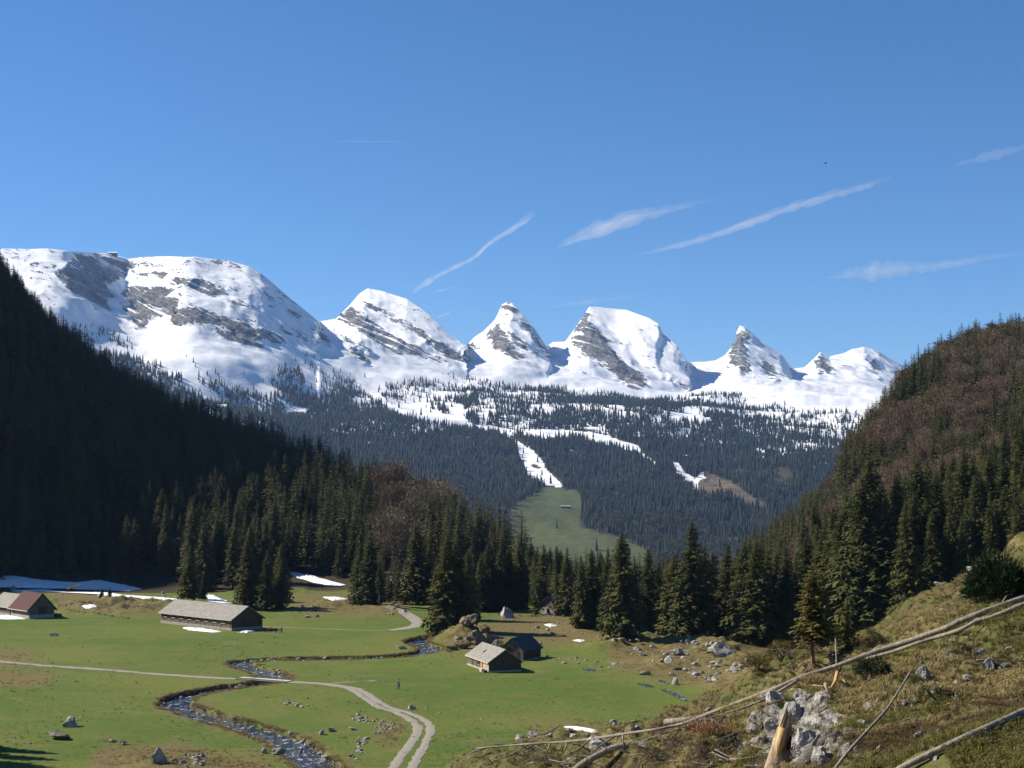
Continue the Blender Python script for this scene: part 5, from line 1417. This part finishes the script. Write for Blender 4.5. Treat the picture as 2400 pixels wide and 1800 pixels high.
lo_ = log_path([(2450, 1400), (2400, 1416), (2340, 1441), (2290, 1456), (2250, 1476), (2200, 1492), (2150, 1508), (2090, 1528), (2030, 1544)], .35)
MB().tube(rel(lo_, t), widths(lo_, 11, 8), 8, .15).build('second_stem', M['log'], t, True)
br = [[(1870, 1594), (1810, 1630), (1755, 1655), (1700, 1672), (1640, 1690), (1600, 1708)], [(1640, 1690), (1590, 1708), (1530, 1728), (1480, 1744)], [(1381, 1735), (1350, 1760), (1310, 1775)], [(1440, 1726), (1400, 1752), (1370, 1780)], [(1254, 1744), (1220, 1762), (1180, 1776)], [(1140, 1753), (1110, 1762), (1092, 1769)], [(1240, 1745), (1200, 1768), (1150, 1785)], [(1290, 1742), (1282, 1765)], [(1330, 1740), (1318, 1772)], [(1460, 1722), (1462, 1752)], [(1180, 1748), (1150, 1742)]]
for i, b_ in enumerate(br):
    p_ = log_path(b_, .35 + .02 * i)
    MB().tube(rel(p_, t), widths(p_, (8, 6, 5)[min(i, 2)], 2), 5, .05).build('branch', M['log'], t, True)
sc_ = log_path([(2225, 1468), (2236, 1464), (2248, 1460)], .75)
MB().tube(rel(sc_, t), [.02, .075, .02], 6).build('torn_bark', M['split'], t)
tag(t, 'long bare fallen trunk with a second stem lying diagonally across the hillside', 'log')
def simple_log(name, pts, w0, w1, label, mat, lift=.2, sides=8):
    p_ = log_path(pts, lift); t = empty(name, p_[0])
    MB().tube(rel(p_, t), widths(p_, w0, w1), sides, .07).build('stem', mat, t, True)
    return tag(t, label, 'log'), p_
t, p_ = simple_log('lower_log', [(2080, 1822), (2117, 1798), (2190, 1762), (2280, 1720), (2340, 1694), (2400, 1667), (2440, 1650)], 15, 18, 'straight bare log crossing the lower right corner', M['log'])
for a_ in ([(2200, 1757), (2212, 1744)], [(2310, 1707), (2322, 1722)]): c_ = log_path(a_, .3); MB().tube(rel(c_, t), widths(c_, 5, 3), 5).build('knot', M['log'], t)
simple_log('thin_pole', [(1950, 1812), (1985, 1765), (2040, 1705), (2080, 1660), (2112, 1610), (2134, 1574)], 8, 5, 'thin dead stem leaning up the hillside right of the stump', M['log'], .5, 6)
simple_log('bottom_log', [(1330, 1820), (1360, 1795), (1400, 1770), (1440, 1752), (1465, 1746)], 17, 14, 'broken log leaning over the pale slab at the bottom centre', M['log'], .3)
simple_log('short_log', [(1560, 1692), (1600, 1688), (1665, 1678)], 14, 12, 'short reddish log end behind the fallen trunk', M['log'], .2)
simple_log('dry_stick', [(1962, 1572), (1960, 1535), (1958, 1497)], 5, 3, 'thin upright dry stick at the brush pile', M['log'], .3, 5)
simple_log('bent_branch', [(2350, 1412), (2358, 1398), (2378, 1388), (2420, 1383)], 4, 3, 'thin bent branch arching beside the dark bush', M['log'], .4, 5)
simple_log('grass_stick', [(2290, 1547), (2340, 1548), (2420, 1550)], 5, 3, 'thin horizontal stick lying in the grass near the right edge', M['log'], .25, 5)
simple_log('corner_branch', [(2330, 1740), (2370, 1718), (2420, 1700)], 4, 5, 'dark thin branch below the straight log in the lower right corner', M['log_dark'], .2, 5)
# broken stump with the grey stem beside it
d0 = 34.0
b0 = Vector([float(v) for v in P(1806, 1880, d0)]); b1 = Vector([float(v) for v in P(1822, 1790, d0)]); b2 = Vector([float(v) for v in P(1834, 1735, d0)]); b3 = Vector([float(v) for v in P(1844, 1690, d0)])
t = empty('broken_stump', b0)
body = MB().tube(rel([b0, (b0 + b1) / 2, b1, (b1 + b2) / 2, b2, (b2 + b3) / 2, b3], t), [.36, .30, .25, .22, .195, .165, .10], 14, .10)
body.build('stump_bark', M['stump'], t, True)
q = random.Random(3)
ax = (b3 - b0).normalized()
for k in range(9):
    a = 6.28 * k / 9; o_ = Vector((math.cos(a), math.sin(a), 0)) * .10
    s0 = b2 + o_ * 1.15 + ax * q.uniform(-.05, .1); e0 = b3 + o_ * .75 + ax * (q.uniform(.02, .24) + (.16 if math.cos(a) < .3 else 0))
    MB().tube(rel([s0, (s0 + e0) / 2, e0], t), [.055, .05, .008], 4).build('splinter', M['split'] if k % 3 else M['log_dark'], t)
w0 = Vector([float(v) for v in P(1822, 1772, d0 - .30)]); w1 = Vector([float(v) for v in P(1836, 1706, d0 - .24)])
MB().tube(rel([w0, (w0 * .6 + w1 * .4), w1], t), [.02, .10, .09], 6).build('split_face', M['split'], t, True)
hl = (b1 + b2) / 2 + Vector((.14, -.22, .08))
MB().tube(rel([hl, hl + ax * .3], t), [.05, .03], 6).build('hollow', M['dark'], t)
tag(t, 'broken stump with bright split wood at the bottom of the picture', 'stump')
g0 = Vector([float(v) for v in P(1850, 1850, 30.0)]); g1 = Vector([float(v) for v in P(1905, 1768, 31.5)]); g2 = Vector([float(v) for v in P(1962, 1722, 33.5)])
t = empty('leaning_log', g0); MB().tube(rel([g0, (g0 + g1) / 2, g1, (g1 + g2) / 2, g2], t), [.20, .195, .18, .145, .10], 12, .08).build('stem', M['log_dark'], t, True)
MB().tube(rel([g1 + Vector((0, -.05, .2)), g1 + Vector((.12, -.1, .42))], t), [.05, .02], 5).build('knot', M['log_dark'], t)
tag(t, 'thick grey stem fragment leaning right of the broken stump', 'log')
# young yellowed spruce, brush pile, roots, bushes
V, T = spruce_crown(801, 3.9, 1.25, 240, 4, .25, .8, .2)
p = on_hill(1906, 1556)
t = empty('young_spruce', p); obj('trunk', trunk_mesh('trunk', 3.9, .06, mat_bark('red_bark', (.16, .085, .05), (.24, .14, .09)), seed=4, top=.8), t); obj('crown', mesh_np('crown', V, T, M['needles_yellow']), t)
tag(t, 'young spruce with yellowed needles and reddish trunk above the brush pile', 'tree')
V, T = spruce_crown(803, 2.2, .7, 90, 3, .1, .8, .3)
p = on_hill(1985, 1532); t = empty('young_spruce', p); obj('trunk', trunk_mesh('trunk', 2.2, .05, M['bark'], seed=5), t); obj('crown', mesh_np('crown', V, T, M['needles_yellow']), t)
tag(t, 'lower yellowish young spruce right of the yellowed one by the brush pile', 'tree')
def bush(px, py, wpx, hpx, label, mat, seed, nb=240):
    p = on_hill(px, py); w = wpx * p.y / F / 2; h = hpx * p.y / F
    q_ = np.random.default_rng(seed); V, T = [], []
    for k in range(nb):
        a = q_.uniform(0, 6.28); el = math.asin(q_.uniform(0.02, 1)); rr = q_.uniform(.55, 1.0)
        dr = np.array([math.cos(a) * math.cos(el) * w, math.sin(a) * math.cos(el) * w, math.sin(el) * h])
        c = dr * rr; L = q_.uniform(.10, .18) * (w + h) / 2; dn = dr / np.linalg.norm(dr); s = np.cross(dn, q_.normal(0, 1, 3)); s /= np.linalg.norm(s)
        for j in range(14):
            b = len(V); c2 = c + q_.normal(0, .10, 3) * w; dd = dn + q_.normal(0, .45, 3); V += [c2 + s * L * .16, c2 - s * L * .16, c2 + dd * L]; T.append((b, b + 1, b + 2))
    t = empty('bush', p); mb = MB()
    for k in range(6):
        a = k * 1.05; mb.tube([(0, 0, -.15), (math.cos(a) * w * .4, math.sin(a) * w * .4, h * .4), (math.cos(a) * w * .7, math.sin(a) * w * .7, h * .6)], [.05, .03, .01], 5)
    mb.build('stems', M['bark'], t); obj('foliage', mesh_np('foliage', np.array(V), np.array(T), mat), t)
    return tag(t, label, 'bush')
bush(2338, 1404, 150, 98, 'dense dark green dwarf conifer bush at the top right of the hillside', M['needles_dark'], 31, 420)
bush(2045, 1580, 80, 38, 'low green juniper below the fallen trunk', M['needles_dark'], 32, 200)
bush(1830, 1545, 70, 44, 'brown-green scrub at the left of the brush pile', M['olive'], 33, 160)
bush(1775, 1560, 70, 28, 'low olive scrub left of the brush pile behind the fallen trunk', M['olive'], 34, 140)
bush(1845, 1660, 60, 26, 'green cushion of leaves on top of the small cliff', M['needles'], 35, 120)
bush(1965, 1500, 50, 30, 'olive young conifer scrub behind the brush pile', M['needles'], 36, 130)
def brush_pile(px, py, wpx, hpx, n_, label, twm, seed, branchm):
    p = on_hill(px, py); t = empty('brush_pile', p); q = random.Random(seed)
    w = wpx * p.y / F; h = hpx * p.y / F
    for k in range(n_):
        a0 = Vector((q.uniform(-.5, .5) * w, q.uniform(-.5, .5), q.uniform(0, .3) * h)); dr = Vector((q.uniform(-1, 1) * w * .45, q.uniform(-.6, .6), q.uniform(-.05, .6) * h))
        m_ = a0 + dr * .5 + Vector((0, 0, q.uniform(0, .15) * h)); mb = MB().tube([a0, m_, a0 + dr], [.03, .02, .008], 4)
        for j in range(5):
            s_ = a0 + dr * q.uniform(.3, 1); mb.tube([s_, s_ + Vector((q.uniform(-.35, .35), q.uniform(-.25, .25), q.uniform(-.1, .4)))], [.010, .004], 3)
        mb.build('branch', branchm, t)
    q2 = np.random.default_rng(seed); c = q2.normal(0, 1, (500, 3)) * np.array([w * .24, .35, h * .2]) + np.array([0, 0, h * .3]); dd = q2.normal(0, 1, c.shape); dd /= np.linalg.norm(dd, axis=1, keepdims=True)
    s = np.cross(dd, q2.normal(0, 1, c.shape)); s /= np.linalg.norm(s, axis=1, keepdims=True)
    V = np.stack([c + s * .012, c - s * .012, c + dd * .22], 1).reshape(-1, 3)
    o = obj('twigs', mesh_np('twigs', V, np.arange(len(V)).reshape(-1, 3), twm), t); o['kind'] = 'stuff'
    return tag(t, label, 'brush')
M['redtwig'] = mat_twigs('red_dead_twigs', (.27, .115, .05), (.20, .10, .05))
brush_pile(1885, 1545, 120, 62, 18, 'tangled pile of dead branches with rust-red needles above the fallen trunk', M['redtwig'], 5, M['log'])
brush_pile(1930, 1590, 110, 34, 14, 'flat tangle of dry reddish twigs just below the fallen trunk', M['redtwig'], 6, M['log'])
brush_pile(1430, 1775, 120, 34, 12, 'grey dead branches strewn under the tip of the fallen trunk', M['heath'], 7, M['log'])
brush_pile(1700, 1765, 90, 30, 10, 'dry grey twigs lying in the debris left of the stump', M['heath'], 8, M['log'])
brush_pile(1600, 1740, 120, 26, 12, 'bleached branch litter in the middle of the debris slope', M['heath'], 9, M['log'])
brush_pile(1530, 1770, 130, 34, 12, 'loose heap of bare grey branches at the bottom left of the debris', M['heath'], 10, M['log'])
brush_pile(1660, 1715, 110, 30, 12, 'dry branch tangle behind the fallen trunk left of the small cliff', M['redtwig'], 11, M['log'])
brush_pile(1290, 1785, 110, 26, 10, 'thin twigs under the tip branches at the bottom', M['heath'], 14, M['log'])
t = empty('torn_roots', on_hill(1968, 1610))
for a_ in ([(1962, 1576), (1958, 1596), (1948, 1612), (1936, 1616)], [(1934, 1602), (1938, 1616), (1942, 1626)], [(1974, 1594), (1984, 1606), (1990, 1622)], [(1950, 1612), (1930, 1610), (1905, 1606)]):
    c_ = log_path(a_, .5); MB().tube(rel(c_, t), widths(c_, 9, 4), 6, .1).build('root', M['split'] if a_[0][0] > 1940 else M['log'], t, True)
tag(t, 'torn orange roots sticking out above the small cliff', 'roots')
# litter of sticks
q = random.Random(21)
for k in range(26):
    px = q.uniform(1250, 1800); py = q.uniform(1720, 1795); L = q.uniform(20, 60); a = q.uniform(-.6, .5)
    c_ = log_path([(px, py), (px + L * .5, py - L * .5 * a), (px + L, py - L * a - 3)], .15); tt = MB().tube([v - c_[0] for v in c_], widths(c_, q.uniform(3, 6), 2), 5, .08).build('stick', M['log'], loc=c_[0])
    tag(tt, 'bleached stick lying in the debris slope at the bottom centre', 'stick', 'sticks in the debris slope')

# ------------------------------------------------------------------ walker
def person():
    gx, gy = G(934.5, 1618.5)
    z = gz(gx, gy)
    J = [((0, 0, .94), .13), ((0, 0, 1.12), .14), ((0, 0, 1.34), .155), ((.01, 0, 1.46), .075), ((.03, 0, 1.54), .065), ((.035, 0, 1.65), .098), ((.04, 0, 1.73), .075),
         ((.0, .09, .88), .10), ((.16, .10, .50), .075), ((.10, .10, .10), .05), ((.27, .10, .06), .035), ((.0, -.09, .88), .10), ((-.10, -.10, .50), .075), ((-.34, -.10, .20), .05), ((-.26, -.10, .06), .035),
         ((0, .19, 1.38), .07), ((-.10, .25, 1.12), .052), ((.08, .24, .90), .042), ((.14, .23, .82), .03), ((0, -.19, 1.38), .07), ((.04, -.25, 1.10), .052), ((.18, -.22, .92), .042), ((.23, -.21, .85), .03)]
    E = [(0, 1), (1, 2), (2, 3), (3, 4), (4, 5), (5, 6), (0, 7), (7, 8), (8, 9), (9, 10), (0, 11), (11, 12), (12, 13), (13, 14), (2, 15), (15, 16), (16, 17), (17, 18), (2, 19), (19, 20), (20, 21), (21, 22)]
    m = bpy.data.meshes.new('body'); m.from_pydata([j[0] for j in J], E, [])
    n = NT('walker_clothes'); sp = n.n('SeparateXYZ'); n.l(n.objco(), sp.inputs[0])
    c = n.mix(n.step(.86, .87, sp.outputs[2]), (.030, .032, .035), (.035, .30, .29)); c = n.mix(n.step(1.49, 1.5, sp.outputs[2]), c, (.40, .26, .19)); c = n.mix(n.step(1.655, 1.665, sp.outputs[2]), c, (.03, .10, .11))
    c = n.mix(n.step(.11, .10, sp.outputs[2]), c, (.03, .02, .015)); n.surf(c, .8)
    m.materials.append(n.m)
    o = obj('body', m, None)
    md = o.modifiers.new('skin', 'SKIN'); sv = m.skin_vertices[0].data if m.skin_vertices else None
    if sv is None:
        bm = bmesh.new(); bm.from_mesh(m); bm.verts.layers.skin.verify(); bm.to_mesh(m); bm.free(); sv = m.skin_vertices[0].data
    for k, (_, r_) in enumerate(J): sv[k].radius = (r_, r_); sv[k].use_root = (k == 0)
    o.modifiers.new('sub', 'SUBSURF').render_levels = 2
    t = empty('person', (gx, gy, z - .02), R(8)); o.parent = t
    hm = MB().tube([(.035, 0, 1.66), (.03, 0, 1.72), (.03, 0, 1.76)], [.105, .10, .05], 10).build('cap', NT('cap_cloth').surf((.02, .06, .07), .9), t, True)
    pk = MB().box(-.27, -.13, -.14, .14, 1.05, 1.42).build('backpack', NT('pack_cloth').surf((.10, .42, .40), .8), t)
    tag(t, 'person in a teal jacket and dark trousers walking across the open meadow', 'person')
person()
# small bird in the sky
bx = [float(v) for v in P(1935, 383, 260)]
t = empty('bird', bx, R(20))
MB().tube([(-.28, 0, 0), (-.12, 0, .02), (.1, 0, .02), (.26, 0, .03)], [.02, .075, .07, .02], 6).build('body', M['dark'], t, True)
for s in (-1, 1): MB().add([(-.10, .05 * s, .03), (.12, .05 * s, .03), (.10, .34 * s, .13), (-.02, .62 * s, .06), (-.14, .30 * s, .12), (0, .2 * s, .06)], [(0, 1, 2, 4), (4, 2, 3), (0, 5, 1)]).build('wing', M['dark'], t)
tag(t, 'tiny dark bird gliding in the sky right of the contrails', 'bird')

# ------------------------------------------------------------------ far buildings
def far_at(px, py):
    d = np.linspace(2700, float(interp(px, CD)) + 1100, 3000); x, z = far_height(np.full(d.shape, float(px)), d)
    a, b = proj(x, d, z); w = np.nonzero(b <= py)[0]
    i = int(w[0]) if len(w) else int(np.argmin(b))
    return Vector((float(x[i]), float(d[i]), float(z[i])))
def chalet(name, px, py, w, dp, e, r, rz, label, wm, rm):
    p = far_at(px, py); t = empty(name, p, rz)
    MB().box(-w / 2, w / 2, -dp / 2, dp / 2, -8, e).build('wall', wm, t)
    MB().prism([(-w / 2 - 1.2, -dp / 2 - 1.5, e - .4), (-w / 2 - 1.2, dp / 2 + 1.5, e - .4), (-w / 2 - 1.2, 0, r)], (w + 2.4, 0, 0)).build('roof', rm, t)
    for k in range(4): MB().box(-w / 2 + w * (k + .3) / 4.2, -w / 2 + w * (k + .75) / 4.2, -dp / 2 - .25, -dp / 2 + .1, e * .4, e * .75).build('window', M['dark'], t)
    return tag(t, label, 'building')
chalet('summit_station', 258, 597, 42, 24, 8, 14, R(8), 'flat summit station building on top of the left snow mountain', M['wood_dark'], M['snow'])
chalet('mountain_hotel', 520, 962, 34, 20, 11, 19, R(-14), 'broad snow-roofed chalet glimpsed over the left wooded ridge', M['pale'], M['snow'])
chalet('brown_chalet', 590, 988, 16, 12, 9, 14, R(20), 'brown chalet peeping over the left ridge right of the snow-roofed one', M['wood_dark'], M['redroof'])
chalet('pasture_shed', 1325, 1191, 22, 9, 4, 7, R(-6), 'long pale-roofed shed on the green pasture across the valley', M['wood'], M['shingle'])

# ------------------------------------------------------------------ contrails and wisps
def mat_trail(name, dens):
    n = NT(name); v = n.n('VolumeScatter'); v.inputs['Color'].default_value = (1, 1, 1, 1); v.inputs['Density'].default_value = dens; v.inputs['Anisotropy'].default_value = .2
    n.l(v.outputs[0], n.out.inputs['Volume']); return n.m
ALT = 6200.0
def trail(pts, wpx, tau, label, name='contrail', flat=.8, lump=.35, seed=0, strands=1):
    q = random.Random(seed)
    pts = smooth_line(pts, 6); w = np.interp(np.linspace(0, 1, len(pts)), np.linspace(0, 1, len(wpx)), wpx)
    c = []
    for (px, py) in pts:
        x, y, dz = ray(px, py); s = (ALT - H) / dz; c.append(Vector((float(x * s), float(y * s), ALT)))
    t = empty(name, c[len(c) // 2])
    rmean = np.mean([w[i] / 2 * c[i].y / F for i in range(len(c))])
    for k in range(strands):
        path, rad = [], []
        for i, p in enumerate(c):
            r_ = w[i] / 2 * p.y / F / (1 if strands == 1 else 1.5); e = math.sin(math.pi * min(max(i / (len(c) - 1), .02), .98)) ** .5
            off = Vector((0, q.uniform(-.4, .4) * r_, (k - (strands - 1) / 2) * r_ * .8 + q.uniform(-.15, .15) * r_)) if strands > 1 else Vector((0, 0, q.uniform(-.12, .12) * r_))
            path.append(p + off - Vector(t.location)); rad.append(max(r_ * e * q.uniform(1 - lump, 1 + lump), 4.0))
        MB().tube(path, rad, 10, .12, q).build('vapour', mat_trail('vapour', tau / (2 * rmean) * (1 if k == 0 else .5)), t, True)
    return tag(t, label, 'cloud')
trail([(968, 684), (1015, 652), (1062, 628), (1110, 604), (1150, 568), (1200, 536), (1252, 500)], [26, 20, 14, 12, 14, 22, 30], .19, 'bent narrow contrail above the second and third peak', seed=1, strands=2)
trail([(1300, 580), (1345, 560), (1400, 538), (1480, 510), (1560, 492), (1640, 474), (1690, 464)], [10, 24, 34, 32, 20, 11, 6], .19, 'broad feathery contrail above the fourth peak', seed=2, strands=3)
trail([(1478, 600), (1560, 582), (1660, 555), (1760, 520), (1860, 484), (1960, 454), (2040, 432), (2092, 412)], [8, 18, 22, 22, 24, 24, 22, 12], .21, 'longest bright contrail slanting up to the right', seed=3, strands=2)
trail([(2225, 390), (2290, 374), (2350, 358), (2430, 338)], [10, 20, 24, 26], .09, 'faint contrail at the upper right edge', seed=4)
trail([(1930, 652), (1990, 642), (2050, 636), (2120, 630), (2200, 622), (2290, 608), (2420, 588)], [8, 34, 56, 40, 26, 22, 24], .30, 'soft wispy cloud low in the right sky', 'wispy_cloud', seed=5, strands=2)
trail([(784, 331), (850, 331.5), (920, 332), (980, 333)], [4, 3, 2.5, 2], .12, 'fine straight contrail high in the left sky', seed=6, lump=.1)
trail([(1240, 726), (1340, 712), (1440, 700), (1520, 690)], [6, 12, 12, 6], .06, 'faint thin contrail just above the fourth peak', seed=7)
trail([(1002, 688), (1035, 680), (1064, 671)], [5, 7, 5], .07, 'short faint streak right of the second summit', seed=8)
trail([(1010, 746), (1035, 740), (1060, 731)], [5, 7, 5], .07, 'short faint streak at the right shoulder of the second peak', seed=9)
# ------------------------------------------------------------------ coarse grass on the meadow: banks, rubble field, knolls
q = np.random.default_rng(61)
sl3 = resample(stream, .5); tg3 = np.gradient(sl3, axis=0); tg3 /= np.linalg.norm(tg3, axis=1, keepdims=True)
i = q.integers(0, len(sl3), 9000); off = (2.2 + np.abs(q.normal(0, .55, 9000))) * q.choice([-1, 1], 9000)
x = sl3[i, 0] - tg3[i, 1] * off; y = sl3[i, 1] + tg3[i, 0] * off
k_ = (dist_line(x, y, stream) > 2.05) & (fbm(x / 2.2, y / 2.2, 121, 3) > -.15)
pts = [np.stack([x[k_], y[k_]], -1)]
mx = q.uniform(0, 1800, 90000); my = q.uniform(1375, 1800, 90000)
dz_ = ray(mx, my); t_ = -H / dz_[2]; x = dz_[0] * t_; y = dz_[1] * t_
w_ = sample(cov_dry, mx, my) * .28 * (fbm(x / 5., y / 5., 123, 3) > .02) + .035 * (fbm(x / 9., y / 9., 125, 3) > .12)
k_ = q.random(90000) < w_
pts.append(np.stack([x[k_], y[k_]], -1))
xy = np.concatenate(pts); z = ground_z(xy[:, 0], xy[:, 1]); s = q.uniform(.6, 1.5, len(xy))
p3 = np.column_stack([xy, z])
h_ = q.random(len(xy)) < .55
o = instancer('bank_grass', p3[h_], s[h_] * 1.3, q.uniform(0, 6.28, h_.sum()), [proto('bank_grass_model', tuft(700 + j, 16, .32, .8, M['straw'])) for j in range(3)])
tag(o, 'straw-coloured coarse grass along the stream banks and on the dry patches', 'grass', kind='stuff')
o = instancer('rough_grass', p3[~h_], s[~h_], q.uniform(0, 6.28, (~h_).sum()), [proto('rough_grass_model', tuft(710 + j, 16, .28, .9, M['heath'] if j else M['olive'])) for j in range(3)])
tag(o, 'brown and olive rough grass scattered over the meadow', 'grass', kind='stuff')

mx = q.uniform(0, 1750, 60000); my = 1800 - 400 * q.random(60000) ** 1.25
dz_ = ray(mx, my); t_ = -H / dz_[2]; x = dz_[0] * t_; y = dz_[1] * t_
z = ground_z(x, y)
def thin(l): return l[::4]
k_ = (np.abs(z) < 1.5) & (z > -.3) & (dist_line(x, y, thin(stream)) > 2.8) & (dist_line(x, y, thin(lane)) > 1.3) & (dist_line(x, y, thin(pxline(trk))) > .95) & (dist_line(x, y, thin(pxline(trk2))) > .9) & (q.random(60000) < .25 + .6 * (fbm(x / 7., y / 7., 131, 3) > .0))
M['pasture'] = mat_twigs('pasture_grass', (.085, .125, .026), (.125, .135, .040))
s = q.uniform(.5, 1.1, 60000)
o = instancer('pasture_grass', np.column_stack([x, y, z - .02])[k_], s[k_], q.uniform(0, 6.28, k_.sum()), [proto('pasture_grass_model', tuft(720 + j, 14, .20, 1.3, M['pasture'])) for j in range(3)])
tag(o, 'short green pasture grass tufts over the valley meadow', 'grass', kind='stuff')
# ------------------------------------------------------------------ air
n = NT('haze_air')
pv = n.n('VolumePrincipled')
pv.inputs['Color'].default_value = (.33, .55, 1.0, 1)
pv.inputs['Density'].default_value = 2.9e-5
pv.inputs['Anisotropy'].default_value = 0.1
n.l(pv.outputs[0], n.out.inputs['Volume'])
mb = MB(); mb.box(-14000, 14000, -600, 11600, float(min(FZ.min(), ZZ.min())) - 1.0, float(FZ.max()) + 40.0)
tag(mb.build('haze', n.m), kind='stuff')
